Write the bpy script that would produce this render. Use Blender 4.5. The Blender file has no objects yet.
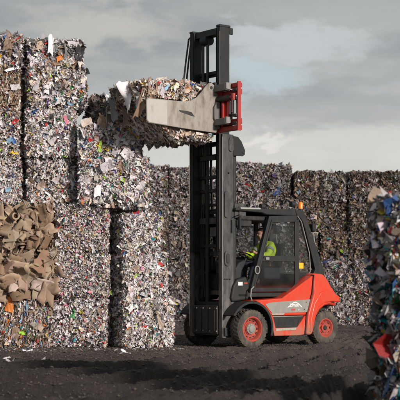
import bpy, math, random
import numpy as np
from mathutils import Vector, Matrix
R = math.radians
PI = math.pi
scene = bpy.context.scene
COL = scene.collection

# ------------------------------------------------------------------ helpers
def link(o, parent=None):
    COL.objects.link(o)
    if parent is not None:
        o.parent = parent
    return o

def tag(o, label=None, cat=None, group=None, kind=None):
    if label: o['label'] = label
    if cat: o['category'] = cat
    if group: o['group'] = group
    if kind: o['kind'] = kind
    return o

def empty(name, loc=(0, 0, 0), rz=0.0):
    o = bpy.data.objects.new(name, None)
    o.empty_display_size = 0.2
    COL.objects.link(o)
    o.location = loc
    o.rotation_euler = (0, 0, rz)
    return o

class MB:
    """collects shapes of ONE part"""
    def __init__(s):
        s.v = []; s.f = []
    def add(s, vs, fs):
        b = len(s.v)
        s.v += [tuple(v) for v in vs]
        s.f += [tuple(b + i for i in f) for f in fs]
        return s
    def box(s, x0, x1, y0, y1, z0, z1):
        x0, x1 = sorted((x0, x1)); y0, y1 = sorted((y0, y1)); z0, z1 = sorted((z0, z1))
        vs = [(x, y, z) for z in (z0, z1) for y in (y0, y1) for x in (x0, x1)]
        return s.add(vs, [(0, 2, 3, 1), (4, 5, 7, 6), (0, 1, 5, 4), (2, 6, 7, 3), (0, 4, 6, 2), (1, 3, 7, 5)])
    def bar(s, p, q, w, h=None, up=(0, 0, 1)):
        """rectangular bar from p to q"""
        h = h or w
        p = Vector(p); q = Vector(q); d = (q - p).normalized()
        u = Vector(up)
        if abs(d.dot(u)) > .98: u = Vector((1, 0, 0))
        a = d.cross(u).normalized() * w / 2
        b = a.cross(d).normalized() * h / 2
        vs = [p - a - b, p + a - b, p + a + b, p - a + b, q - a - b, q + a - b, q + a + b, q - a + b]
        return s.add(vs, [(3, 2, 1, 0), (4, 5, 6, 7), (0, 1, 5, 4), (1, 2, 6, 5), (2, 3, 7, 6), (3, 0, 4, 7)])
    def tube(s, pts, r, n=10, cap=True):
        pts = [Vector(p) for p in pts]
        rr = r if isinstance(r, (list, tuple)) else [r] * len(pts)
        vs = []; fs = []
        prev = None
        for i, p in enumerate(pts):
            d = (pts[min(i + 1, len(pts) - 1)] - pts[max(i - 1, 0)]).normalized()
            if prev is None:
                u = Vector((0, 0, 1)) if abs(d.z) < .9 else Vector((1, 0, 0))
                a = d.cross(u).normalized()
            else:
                a = (prev - d * prev.dot(d)).normalized()
            prev = a
            b = d.cross(a)
            for k in range(n):
                t = 2 * PI * k / n
                vs.append(p + (a * math.cos(t) + b * math.sin(t)) * rr[i])
        for i in range(len(pts) - 1):
            for k in range(n):
                k2 = (k + 1) % n
                fs.append((i * n + k, i * n + k2, (i + 1) * n + k2, (i + 1) * n + k))
        if cap:
            fs.append(tuple(range(n))[::-1])
            fs.append(tuple((len(pts) - 1) * n + k for k in range(n)))
        return s.add(vs, fs)
    def lathe(s, prof, c, n=40):
        """prof: list of (radius, y) turned about the local y axis through c (x,z); y absolute"""
        vs = []; fs = []
        m = len(prof)
        for k in range(n):
            t = 2 * PI * k / n
            for r, y in prof:
                vs.append((c[0] + r * math.cos(t), y, c[1] + r * math.sin(t)))
        for k in range(n):
            k2 = (k + 1) % n
            for i in range(m - 1):
                fs.append((k * m + i, k * m + i + 1, k2 * m + i + 1, k2 * m + i))
        return s.add(vs, fs)
    def prism(s, poly, y0, y1):
        """polygon in x,z extruded along y"""
        n = len(poly)
        vs = [(x, y0, z) for x, z in poly] + [(x, y1, z) for x, z in poly]
        fs = [tuple(range(n)), tuple(range(2 * n - 1, n - 1, -1))]
        for i in range(n):
            j = (i + 1) % n
            fs.append((i, i + n, j + n, j))
        return s.add(vs, fs)
    def ball(s, c, r, n=12, sc=(1, 1, 1)):
        vs = []; fs = []
        m = n // 2
        for i in range(m + 1):
            ph = PI * i / m
            for k in range(n):
                t = 2 * PI * k / n
                vs.append((c[0] + r * sc[0] * math.sin(ph) * math.cos(t), c[1] + r * sc[1] * math.sin(ph) * math.sin(t), c[2] + r * sc[2] * math.cos(ph)))
        for i in range(m):
            for k in range(n):
                k2 = (k + 1) % n
                fs.append((i * n + k, (i + 1) * n + k, (i + 1) * n + k2, i * n + k2))
        return s.add(vs, fs)
    def build(s, name, mat, parent=None, bevel=0.0, seg=2, smooth=32):
        me = bpy.data.meshes.new(name)
        me.from_pydata(s.v, [], s.f)
        me.validate()
        import bmesh
        bm = bmesh.new(); bm.from_mesh(me)
        bmesh.ops.recalc_face_normals(bm, faces=bm.faces)
        bm.to_mesh(me); bm.free()
        me.materials.append(mat)
        if smooth:
            me.polygons.foreach_set('use_smooth', [True] * len(me.polygons))
            me.set_sharp_from_angle(angle=R(smooth))
        o = bpy.data.objects.new(name, me)
        link(o, parent)
        if bevel:
            b = o.modifiers.new('Bevel', 'BEVEL'); b.width = bevel; b.segments = seg
            b.limit_method = 'ANGLE'; b.angle_limit = R(35)
            b.harden_normals = False
        return o

# ------------------------------------------------------------------ materials
def principled(name, col, rough=.6, metal=0.0, spec=.5):
    m = bpy.data.materials.new(name); m.use_nodes = True
    nt = m.node_tree; b = nt.nodes['Principled BSDF']
    b.inputs['Base Color'].default_value = (*col, 1)
    b.inputs['Roughness'].default_value = rough
    b.inputs['Metallic'].default_value = metal
    b.inputs['Specular IOR Level'].default_value = spec if max(col) > .1 else .3
    return m, nt, b

def dirty(name, col, dirt=(.16, .125, .095), amt=.5, scale=5.0, rough=.5, metal=0.0, low=None, bump=.15, fine=60):
    """painted or rubber surface with mud and dust patches; low = extra dirt below this local height"""
    m, nt, b = principled(name, col, rough, metal)
    N = nt.nodes; Lk = nt.links
    tc = N.new('ShaderNodeTexCoord')
    n1 = N.new('ShaderNodeTexNoise'); n1.inputs['Scale'].default_value = scale; n1.inputs['Detail'].default_value = 9; n1.inputs['Roughness'].default_value = .68
    n2 = N.new('ShaderNodeTexNoise'); n2.inputs['Scale'].default_value = fine; n2.inputs['Detail'].default_value = 4
    mp_ = N.new('ShaderNodeMapping'); mp_.inputs['Scale'].default_value = (1.25, 1.25, .45); Lk.new(tc.outputs['Object'], mp_.inputs['Vector'])
    Lk.new(mp_.outputs[0], n1.inputs['Vector']); Lk.new(tc.outputs['Object'], n2.inputs['Vector'])
    r = N.new('ShaderNodeMapRange'); r.inputs['From Min'].default_value = .42; r.inputs['From Max'].default_value = .72
    r.inputs['To Min'].default_value = amt * .12; r.inputs['To Max'].default_value = amt
    Lk.new(n1.outputs['Fac'], r.inputs['Value'])
    fac = r.outputs['Result']
    if low is not None:
        sx = N.new('ShaderNodeSeparateXYZ'); Lk.new(tc.outputs['Object'], sx.inputs[0])
        r2 = N.new('ShaderNodeMapRange'); r2.inputs['From Min'].default_value = low[0]; r2.inputs['From Max'].default_value = low[1]
        r2.inputs['To Min'].default_value = low[2]; r2.inputs['To Max'].default_value = 0
        Lk.new(sx.outputs['Z'], r2.inputs['Value'])
        mu = N.new('ShaderNodeMath'); mu.operation = 'MULTIPLY'
        r3 = N.new('ShaderNodeMapRange'); r3.inputs['From Min'].default_value = .3; r3.inputs['From Max'].default_value = .6
        Lk.new(n1.outputs['Fac'], r3.inputs['Value'])
        Lk.new(r2.outputs['Result'], mu.inputs[0]); Lk.new(r3.outputs['Result'], mu.inputs[1])
        ad = N.new('ShaderNodeMath'); ad.operation = 'ADD'; ad.use_clamp = True
        Lk.new(fac, ad.inputs[0]); Lk.new(mu.outputs[0], ad.inputs[1]); fac = ad.outputs[0]
    mx = N.new('ShaderNodeMix'); mx.data_type = 'RGBA'
    mx.inputs['A'].default_value = (*col, 1); mx.inputs['B'].default_value = (*dirt, 1)
    Lk.new(fac, mx.inputs['Factor']); Lk.new(mx.outputs['Result'], b.inputs['Base Color'])
    rr = N.new('ShaderNodeMapRange'); rr.inputs['To Min'].default_value = rough; rr.inputs['To Max'].default_value = .9
    Lk.new(fac, rr.inputs['Value']); Lk.new(rr.outputs['Result'], b.inputs['Roughness'])
    if bump:
        bp = N.new('ShaderNodeBump'); bp.inputs['Strength'].default_value = bump; bp.inputs['Distance'].default_value = .01
        Lk.new(n2.outputs['Fac'], bp.inputs['Height']); Lk.new(bp.outputs['Normal'], b.inputs['Normal'])
    return m

def glassy(name, tint, refl=.10, film=.10):
    m = bpy.data.materials.new(name); m.use_nodes = True
    nt = m.node_tree; N = nt.nodes; Lk = nt.links
    N.remove(N['Principled BSDF'])
    t = N.new('ShaderNodeBsdfTransparent'); t.inputs['Color'].default_value = (*tint, 1)
    g = N.new('ShaderNodeBsdfGlossy'); g.inputs['Roughness'].default_value = .06; g.inputs['Color'].default_value = (.9, .9, .9, 1)
    lw = N.new('ShaderNodeLayerWeight'); lw.inputs['Blend'].default_value = .5
    pw = N.new('ShaderNodeMath'); pw.operation = 'POWER'; pw.inputs[1].default_value = 4; Lk.new(lw.outputs['Facing'], pw.inputs[0])
    fr = N.new('ShaderNodeMapRange'); fr.inputs['To Min'].default_value = .025; fr.inputs['To Max'].default_value = .6; Lk.new(pw.outputs[0], fr.inputs['Value'])
    d = N.new('ShaderNodeBsdfDiffuse'); d.inputs['Color'].default_value = (.12, .11, .10, 1)
    n = N.new('ShaderNodeTexNoise'); n.inputs['Scale'].default_value = 4; n.inputs['Detail'].default_value = 8
    tc = N.new('ShaderNodeTexCoord'); Lk.new(tc.outputs['Object'], n.inputs['Vector'])
    r = N.new('ShaderNodeMapRange'); r.inputs['From Min'].default_value = .4; r.inputs['From Max'].default_value = .8; r.inputs['To Max'].default_value = film
    Lk.new(n.outputs['Fac'], r.inputs['Value'])
    m1 = N.new('ShaderNodeMixShader'); m2 = N.new('ShaderNodeMixShader')
    Lk.new(fr.outputs[0], m1.inputs[0]); Lk.new(t.outputs[0], m1.inputs[1]); Lk.new(g.outputs[0], m1.inputs[2])
    Lk.new(r.outputs[0], m2.inputs[0]); Lk.new(m1.outputs[0], m2.inputs[1]); Lk.new(d.outputs[0], m2.inputs[2])
    Lk.new(m2.outputs[0], N['Material Output'].inputs['Surface'])
    return m

M = {}
M['red'] = dirty('red_paint', (.62, .040, .013), dirt=(.30, .16, .11), amt=.22, scale=5, rough=.34, low=(.2, .62, .9), bump=.05)
M['redclamp'] = dirty('clamp_red_paint', (.42, .018, .014), dirt=(.06, .04, .035), amt=.7, scale=9, rough=.45)
M['rimred'] = dirty('rim_red_paint', (.46, .045, .025), dirt=(.09, .055, .045), amt=.9, scale=14, rough=.55)
M['silver'] = dirty('silver_panel', (.23, .225, .215), dirt=(.36, .3, .25), amt=.55, scale=6, rough=.42, bump=.05)
M['black'] = dirty('black_paint', (.018, .018, .02), dirt=(.085, .075, .066), amt=.5, scale=6, rough=.42)
M['mast'] = dirty('mast_dark_steel', (.013, .014, .017), dirt=(.045, .042, .039), amt=.4, scale=5, rough=.5)
M['mastgrey'] = dirty('mast_dusty_steel', (.030, .031, .035), dirt=(.17, .16, .15), amt=.55, scale=7, rough=.5, low=(.2, 2.4, .5))
M['plastic'] = dirty('black_plastic', (.016, .017, .019), dirt=(.055, .052, .048), amt=.42, scale=5, rough=.55)
M['tyre'] = dirty('tyre_rubber', (.035, .033, .031), dirt=(.155, .13, .105), amt=1.0, scale=7, rough=.85, bump=.5, fine=40)
M['steel'] = dirty('worn_steel', (.34, .315, .285), dirt=(.15, .12, .095), amt=.95, scale=6, rough=.42, metal=.35, bump=.1)
M['hub'] = dirty('hub_grey', (.26, .25, .24), dirt=(.13, .11, .09), amt=.6, scale=12, rough=.6)
M['chrome'] = principled('chrome_rod', (.6, .6, .6), .22, 1.0)[0]
M['greyblock'] = dirty('grey_slide_block', (.12, .12, .125), dirt=(.2, .17, .14), amt=.5, scale=9, rough=.5)
M['pale'] = dirty('pale_grip_tread', (.42, .38, .33), dirt=(.25, .2, .16), amt=.8, scale=22, rough=.7)
M['orange'] = principled('amber_lens', (.85, .22, .02), .25)[0]
M['yellow'] = principled('yellow_sticker', (.85, .45, .02), .5)[0]
M['white'] = principled('white_marking', (.75, .74, .72), .5)[0]
M['redmark'] = principled('red_marking', (.55, .05, .04), .5)[0]
M['hivis'] = dirty('hi_vis_fabric', (.60, .82, .03), dirt=(.34, .5, .03), amt=.5, scale=16, rough=.8, bump=.4, fine=25)
M['reflect'] = principled('reflective_tape', (.35, .36, .38), .35)[0]
M['navy'] = dirty('navy_fabric', (.02, .025, .045), amt=.2, scale=12, rough=.85)
M['skin'] = principled('skin', (.42, .23, .16), .55)[0]
M['hair'] = principled('short_dark_hair', (.035, .025, .02), .8)[0]
M['extred'] = principled('extinguisher_red', (.6, .02, .02), .3)[0]
M['lens'] = principled('lamp_lens', (.55, .55, .55), .12)[0]
M['glass'] = glassy('cab_glass', (.80, .82, .83))
M['glass2'] = glassy('dusty_darkened_glass', (.60, .62, .63), film=.2)  # dust film, plus a lowered tint so the cab interior reads dark
M['steelb'] = dirty('bare_steel', (.46, .44, .42), dirt=(.26, .23, .2), amt=.8, scale=6, rough=.35, metal=.35, bump=.05)
M['lamp'] = principled('chrome_strip', (.75, .73, .70), .25, .6)[0]

def scrap_material(name, printing=1.0, scale=26.0, gloss=.55, crease=.55):
    m, nt, b = principled(name, (.5, .5, .5), gloss, 0, .35)
    N = nt.nodes; Lk = nt.links
    at = N.new('ShaderNodeAttribute'); at.attribute_name = 'Col'
    tc = N.new('ShaderNodeTexCoord')
    n = N.new('ShaderNodeTexNoise'); n.inputs['Scale'].default_value = scale; n.inputs['Detail'].default_value = 3; n.inputs['Roughness'].default_value = .7
    Lk.new(tc.outputs['Object'], n.inputs['Vector'])
    cr = N.new('ShaderNodeValToRGB')
    e = cr.color_ramp; e.interpolation = 'CONSTANT'
    e.elements[0].position = 0; e.elements[0].color = (.04, .05, .09, 1)
    e.elements[1].position = .36; e.elements[1].color = (1, 1, 1, 1)
    for p, c in ((.395, (.22, .3, .5, 1)), (.41, (1, .98, .95, 1)), (.50, (.85, .82, .8, 1)), (.58, (1, 1, 1, 1)), (.62, (.75, .38, .3, 1)), (.64, (.9, .9, .9, 1)), (.68, (.25, .24, .24, 1))):
        q = e.elements.new(p); q.color = c
    Lk.new(n.outputs['Fac'], cr.inputs['Fac'])
    mp = N.new('ShaderNodeMath'); mp.operation = 'MULTIPLY'; mp.inputs[1].default_value = printing
    Lk.new(at.outputs['Alpha'], mp.inputs[0])
    mu = N.new('ShaderNodeMix'); mu.data_type = 'RGBA'; mu.blend_type = 'MULTIPLY'
    Lk.new(mp.outputs[0], mu.inputs['Factor']); Lk.new(at.outputs['Color'], mu.inputs['A']); Lk.new(cr.outputs['Color'], mu.inputs['B'])
    # creases
    n5 = N.new('ShaderNodeTexNoise'); n5.inputs['Scale'].default_value = 70; n5.inputs['Detail'].default_value = 3
    Lk.new(tc.outputs['Object'], n5.inputs['Vector'])
    bp5 = N.new('ShaderNodeBump'); bp5.inputs['Strength'].default_value = crease; bp5.inputs['Distance'].default_value = .012
    Lk.new(n5.outputs['Fac'], bp5.inputs['Height']); Lk.new(bp5.outputs['Normal'], b.inputs['Normal'])
    # weathering
    n2 = N.new('ShaderNodeTexNoise'); n2.inputs['Scale'].default_value = 3.2; n2.inputs['Detail'].default_value = 8; n2.inputs['Roughness'].default_value = .7
    Lk.new(tc.outputs['Object'], n2.inputs['Vector'])
    mr = N.new('ShaderNodeMapRange'); mr.inputs['From Min'].default_value = .35; mr.inputs['From Max'].default_value = .7; mr.inputs['To Min'].default_value = 0; mr.inputs['To Max'].default_value = .32
    Lk.new(n2.outputs['Fac'], mr.inputs['Value'])
    m3 = N.new('ShaderNodeMix'); m3.data_type = 'RGBA'; m3.blend_type = 'MULTIPLY'; m3.inputs['B'].default_value = (.62, .57, .52, 1)
    Lk.new(mr.outputs[0], m3.inputs['Factor']); Lk.new(mu.outputs['Result'], m3.inputs['A'])
    Lk.new(m3.outputs['Result'], b.inputs['Base Color'])
    return m
M['scrap'] = scrap_material('compressed_waste_paper')
M['board'] = scrap_material('brown_cardboard', printing=.3, scale=9, gloss=.8, crease=.12)

# ------------------------------------------------------------------ noise
def vnoise(x, y, seed):
    xi = np.floor(x).astype(np.int64); yi = np.floor(y).astype(np.int64)
    xf = x - xi; yf = y - yi
    def h(a, b):
        n = (a * 374761393 + b * 668265263 + seed * 1442695041) & 0x7fffffff
        n = ((n ^ (n >> 13)) * 1274126177) & 0x7fffffff
        return ((n ^ (n >> 16)) & 0xffff) / 65535.0
    u = xf * xf * (3 - 2 * xf); v = yf * yf * (3 - 2 * yf)
    return (h(xi, yi) * (1 - u) + h(xi + 1, yi) * u) * (1 - v) + (h(xi, yi + 1) * (1 - u) + h(xi + 1, yi + 1) * u) * v
def fbm(x, y, seed, octs=4, gain=.5):
    a = 1.0; s = 0; t = 0
    for k in range(octs):
        s = s + a * (vnoise(x, y, seed + k) - .5); t += a
        x = x * 2.03 + 7.1; y = y * 2.03 + 3.3; a *= gain
    return s / t

# ------------------------------------------------------------------ waste paper
PAL = {
 'white': (.79, .74, .785, .7), 'cream': (.68, .57, .51, .8), 'lgrey': (.46, .435, .465, .6), 'grey': (.19, .19, .205, .5),
 'dark': (.045, .042, .042, .1), 'kraft': (.28, .19, .135, .25), 'tan': (.42, .32, .25, .3), 'dbrown': (.12, .08, .055, .1),
 'blue': (.05, .13, .38, .3), 'lblue': (.25, .42, .58, .4), 'teal': (.02, .26, .30, .2), 'green': (.06, .26, .08, .3), 'lime': (.36, .62, .06, .2),
 'yellow': (.68, .48, .05, .2), 'orange': (.62, .19, .04, .2), 'red': (.48, .03, .03, .2), 'pink': (.66, .22, .32, .3), 'purple': (.12, .06, .22, .2)}
ACC = ['blue', 'lblue', 'teal', 'green', 'lime', 'yellow', 'orange', 'red', 'red', 'pink', 'purple', 'blue']
MIX = {
 'white': dict(white=50, cream=16, lgrey=8, grey=5, tan=5, kraft=3, dark=8, acc=10),
 'fine': dict(white=42, cream=18, lgrey=8, grey=5, tan=7, kraft=5, dark=14, acc=9, pink=4),
 'mixed': dict(white=34, cream=15, lgrey=10, grey=8, tan=10, kraft=8, dark=13, acc=9),
 'grey': dict(white=20, cream=9, lgrey=20, grey=18, tan=8, kraft=8, dark=16, acc=3.5),
 'brown': dict(white=6, cream=7, lgrey=6, grey=8, tan=22, kraft=30, dbrown=14, dark=6, acc=4),
 'dull': dict(white=14, cream=10, lgrey=20, grey=22, tan=11, kraft=11, dbrown=6, dark=12, acc=2.5),
 'duller': dict(white=4, cream=6, lgrey=8, grey=12, tan=13, kraft=25, dbrown=20, dark=13, acc=4),
 'carton': dict(white=12, cream=11, lgrey=8, grey=5, tan=23, kraft=20, dbrown=4, dark=8, acc=14),
 'held': dict(white=14, cream=24, lgrey=9, grey=6, tan=24, kraft=15, dbrown=5, dark=7, acc=4),
 'card': dict(tan=60, kraft=30, dbrown=6, cream=4),
 'plastic': dict(white=26, cream=12, lgrey=15, grey=14, tan=8, kraft=6, dark=5, red=5, blue=7, lblue=4, teal=6, yellow=2, green=3, orange=1),
}

def pick_colors(rng, n, mix, dim=1.0):
    names = []; w = []
    for k, v in MIX[mix].items():
        if k == 'acc':
            for a in ACC: names.append(a); w.append(v / len(ACC))
        else:
            names.append(k); w.append(v)
    w = np.array(w, float); w /= w.sum()
    idx = rng.choice(len(names), n, p=w)
    base = np.array([PAL[k] for k in names])[idx]
    j = rng.normal(1, .14, (n, 1)).clip(.6, 1.25) * rng.normal(1, .03, (n, 3))
    c = base.copy(); c[:, :3] = (c[:, :3] * j * dim).clip(.01, .8)
    return c

def nrm(a):
    return a / np.maximum(np.linalg.norm(a, axis=-1, keepdims=True), 1e-9)

def patches(rng, P, Nrm, A, sx, sy, curl, crump, grid=3):
    """bent, crumpled sheets. P centres, Nrm sheet normals, A long directions; returns verts (n*g*g,3), quads"""
    n = len(P); g = grid
    A = nrm(A - Nrm * (A * Nrm).sum(1, keepdims=True)); B = np.cross(Nrm, A)
    lin = np.linspace(-1, 1, g)
    S, T = np.meshgrid(lin, lin, indexing='ij'); S = S.ravel(); T = T.ravel()
    k1 = rng.normal(0, 1, (n, 1)); k2 = rng.normal(0, 1, (n, 1)); k3 = rng.normal(0, 1, (n, 1))
    sz = np.minimum(sx, sy)[:, None] * .5 + np.maximum(sx, sy)[:, None] * .25
    jt = .44 / (g - 1)
    Js = S[None] + rng.normal(0, jt, (n, g * g)); Jt = T[None] + rng.normal(0, jt, (n, g * g))
    # bowed, irregular outline and a fold
    Jt = Jt + rng.normal(0, .16, (n, 1)) * (S ** 2)[None]; Js = Js + rng.normal(0, .16, (n, 1)) * (T ** 2)[None] + rng.normal(0, .14, (n, 1)) * T[None]
    fa = rng.uniform(0, 2 * PI, (n, 1)); fo_ = np.maximum(0, S[None] * np.cos(fa) + T[None] * np.sin(fa) - rng.uniform(-.2, .7, (n, 1))) * (rng.normal(0, 1, (n, 1)) if g > 3 else 0)
    # taper: some become shards
    tp = np.where(rng.uniform(0, 1, (n, 1)) < .3, rng.uniform(.2, .6, (n, 1)), rng.uniform(.7, 1.1, (n, 1))); Jt = Jt * (1 - (1 - tp) * (Js + 1) / 2)
    h = curl * sz * (k1 * (S ** 2)[None] + k2 * (T ** 2)[None] + k3 * (S * T)[None]) + crump * sz * rng.normal(0, 1, (n, g * g)) + .55 * sz * fo_
    V = P[:, None, :] + A[:, None, :] * (Js * sx[:, None])[..., None] + B[:, None, :] * (Jt * sy[:, None])[..., None] + Nrm[:, None, :] * h[..., None]
    q = []
    for i in range(g - 1):
        for j in range(g - 1):
            q.append((i * g + j, (i + 1) * g + j, (i + 1) * g + j + 1, i * g + j + 1))
    Q = (np.array(q)[None] + (np.arange(n) * g * g)[:, None, None]).reshape(-1, 4)
    return V.reshape(-1, 3), Q

def np_mesh(name, V, Q, C, mat, smooth=False):
    me = bpy.data.meshes.new(name)
    V = np.ascontiguousarray(V, dtype=np.float32); Q = np.ascontiguousarray(Q, dtype=np.int32)
    me.vertices.add(len(V)); me.vertices.foreach_set('co', V.ravel())
    me.loops.add(Q.size); me.loops.foreach_set('vertex_index', Q.ravel())
    me.polygons.add(len(Q))
    me.polygons.foreach_set('loop_start', np.arange(0, Q.size, 4, dtype=np.int32))
    me.update(calc_edges=True)
    if C is not None:
        at = me.color_attributes.new('Col', 'FLOAT_COLOR', 'POINT')
        at.data.foreach_set('color', np.ascontiguousarray(C, dtype=np.float32).ravel())
    me.polygons.foreach_set('use_smooth', np.full(len(Q), smooth))
    me.materials.append(mat)
    return me

def lump(P, seed, amp=.05, freq=2.2):
    """low frequency bulge along the outward direction for points on the bale's skin"""
    return amp * 2 * (fbm(P[:, 0] * freq + P[:, 1] * 1.7 + 31, P[:, 2] * freq + P[:, 1] * freq + seed * .37, seed, 3))

def bale_mesh(name, w, d, h, mix, seed, dens=800, size=.032, extras=(), faces='flrt', stretch=1.0, dim=1.0, ragged=.05, strips=False, tilt=.54, mat='scrap', press=None, warp=None):
    rng = np.random.default_rng(seed)
    FR = {'f': ((0, -d / 2, h / 2), (0, -1, 0), (1, 0, 0), (0, 0, 1), w, h),
          'b': ((0, d / 2, h / 2), (0, 1, 0), (-1, 0, 0), (0, 0, 1), w, h),
          'l': ((-w / 2, 0, h / 2), (-1, 0, 0), (0, -1, 0), (0, 0, 1), d, h),
          'r': ((w / 2, 0, h / 2), (1, 0, 0), (0, 1, 0), (0, 0, 1), d, h),
          't': ((0, 0, h), (0, 0, 1), (1, 0, 0), (0, 1, 0), w, d),
          'u': ((0, 0, 0), (0, 0, -1), (1, 0, 0), (0, -1, 0), w, d)}
    Vs = []; Qs = []; Cs = []; base = 0
    def push(V, Q, C):
        nonlocal base
        Vs.append(V); Qs.append(Q + base); Cs.append(C); base += len(V)
    c0 = np.array((0, 0, h / 2))
    # core: a lumpy block a little inside
    gx, gy, gz = 12, 12, 12
    for key, (o, n, a, b, la, lb) in FR.items():
        if key == 'b' and 'b' not in faces: pass
        g = 13
        U, W = np.meshgrid(np.linspace(-.5, .5, g), np.linspace(-.5, .5, g), indexing='ij')
        o = np.array(o); n = np.array(n, float); a = np.array(a, float); b = np.array(b, float)
        P = o + U.ravel()[:, None] * a * la + W.ravel()[:, None] * b * lb
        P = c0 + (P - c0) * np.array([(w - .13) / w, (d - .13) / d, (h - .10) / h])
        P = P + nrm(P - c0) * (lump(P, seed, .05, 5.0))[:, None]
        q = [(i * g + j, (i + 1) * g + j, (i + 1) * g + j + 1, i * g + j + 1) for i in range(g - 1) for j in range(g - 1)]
        C = pick_colors(rng, len(P), mix, .45 * dim)  # core colour darkened so gaps between the scraps look shaded
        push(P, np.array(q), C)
    for key in faces:
        o, n, a, b, la, lb = FR[key]
        o = np.array(o); n = np.array(n, float); a = np.array(a, float); b = np.array(b, float)
        N = int(la * lb * dens * (1.0 if key == 'f' else .7))
        u = rng.uniform(-.5, .5, N); v = rng.uniform(-.5, .5, N)
        P = o + (u * la)[:, None] * a + (v * lb)[:, None] * b
        # edges rounded in
        eu = (.5 - abs(u)) * la; ev = (.5 - abs(v)) * lb
        rr = .10
        rec = rr * (np.clip(1 - eu / rr, 0, 1) ** 2 + np.clip(1 - ev / rr, 0, 1) ** 2) * .6
        dep = rng.uniform(-.07, .012, N) + rng.exponential(.006, N)
        P = P + n * (dep - rec + lump(P, seed, ragged))[:, None]
        if press and key == press[0]:
            hz = v * lb + lb / 2; hu = u * la
            ins = ((hz > press[3]) & (hz < press[4])) | ((hu > press[1]) & (hz > press[3]) & (hz < press[2]))
            P = P - n * (ins * press[5])[:, None]
        r = rng.normal(0, 1, (N, 3))
        if strips:      # compressed layers seen edge-on
            m = nrm(np.cross(n, np.array(strips, float))[None] + r * .25 + n * .25)
            A = nrm(np.array(strips, float)[None] * 1.0 + r * .25)
            sx = size * rng.lognormal(.35, .55, N) * stretch; sy = size * rng.lognormal(-.3, .3, N)
        else:
            m = nrm(n[None] + r * (tilt if key in 'flrb' else .38))
            A = rng.normal(0, 1, (N, 3)); A[:, 2] *= 1.6
            sx = size * rng.lognormal(-.1, .55, N) * stretch
            asp = np.where(rng.uniform(0, 1, N) < .45, rng.uniform(.16, .4, N), rng.uniform(.45, 1.0, N))
            sx = np.where(asp < .42, sx * 1.25, sx * .9); sy = sx * asp / stretch
        sx = sx.clip(size * .35, size * 3.2)
        V, Q = patches(rng, P, m, nrm(A), sx, sy, .55, .24)
        C = pick_colors(rng, N, mix, dim)
        big = sx > size * 1.9
        C[big, 3] *= .5
        push(V, Q, np.repeat(C, 9, axis=0))
        # bigger flaps, torn sheets and bits of board between the shreds
        nb = 0 if (press and key == press[0]) else int(la * lb * dens * .045)
        u = rng.uniform(-.46, .46, nb); v = rng.uniform(-.46, .46, nb)
        P = o + (u * la)[:, None] * a + (v * lb)[:, None] * b + n * .01
        P = P + n * (rng.uniform(-.04, .012, nb) + lump(P, seed, ragged))[:, None]
        m = nrm(n[None] + rng.normal(0, .33, (nb, 3)))
        A = rng.normal(0, 1, (nb, 3))
        sx = size * 1.6 * rng.lognormal(.3, .4, nb).clip(.8, 3.0); sy = sx * rng.uniform(.3, .85, nb)
        V, Q = patches(rng, P, m, nrm(A), sx, sy, .42, .17, 4)
        C = pick_colors(rng, nb, mix, dim * .95); C[:, 3] *= .6
        lumi = C[:, :3].mean(1, keepdims=True); sat = C[:, :3].max(1) - C[:, :3].min(1)
        dull_ = (sat > .2) & (rng.uniform(0, 1, nb) < .7)
        C[dull_, :3] = np.array((.5, .47, .43)) * dim * rng.uniform(.5, 1.1, (int(dull_.sum()), 1))
        push(V, Q, np.repeat(C, 16, axis=0))
    for e in extras:     # (face, u metres from centre, height, half length, half width, colour, angle)
        key, u, z, a2, b2, colr, ang = e
        o, n, a, b, la, lb = FR[key]
        o = np.array(o); n = np.array(n, float); a = np.array(a, float); b = np.array(b, float)
        P = (o + a * u + b * (z - lb / 2) + n * .03)[None]
        A = (a * math.cos(ang) + b * math.sin(ang))[None]
        V, Q = patches(rng, P, nrm(n[None] + rng.normal(0, .12, (1, 3))), A, np.array([a2]), np.array([b2]), .16, .05, 6)
        c = np.array([PAL[colr]]) * np.array([[dim, dim, dim, .3]])
        push(V, Q, np.repeat(c, 36, axis=0))
    V = np.concatenate(Vs)
    if warp is not None: V = warp(V)
    return np_mesh(name, V, np.concatenate(Qs), np.concatenate(Cs), M[mat])

NB = [0]
def bale(label, X, Y, z, w, d, h, mix, rot=0, group=None, name='paper_bale', cat='bale', parent=None, **kw):
    NB[0] += 1
    seed = kw.pop('seed', 100 + NB[0])
    me = bale_mesh(name, w, d, h, mix, seed, **kw)
    o = bpy.data.objects.new(name, me); link(o, parent)
    o.location = (X, Y, z); o.rotation_euler = (0, 0, R(rot))
    if parent is None:
        tag(o, label, cat, group)
    return o

def at_px(px, Y): return (px - 200) * Y / 1288.0

# ------------------------------------------------------------------ camera, sky, sun
cam = bpy.data.cameras.new('camera'); co = bpy.data.objects.new('camera', cam); COL.objects.link(co)
co.location = (0, 0, 1.48); co.rotation_euler = (R(90), 0, 0)
cam.sensor_width = 36; cam.lens = 36 * 1288 / 400; cam.shift_y = .2
cam.clip_start = .5; cam.clip_end = 6000
cam.dof.use_dof = True; cam.dof.focus_distance = 28; cam.dof.aperture_fstop = 3.2
scene.camera = co
scene.view_settings.view_transform = 'Standard'; scene.view_settings.look = 'None'
scene.view_settings.exposure = 0; scene.view_settings.gamma = 1
scene.render.engine = 'CYCLES'
scene.cycles.use_denoising = True
scene.cycles.max_bounces = 6; scene.cycles.diffuse_bounces = 3; scene.cycles.transparent_max_bounces = 10

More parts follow.
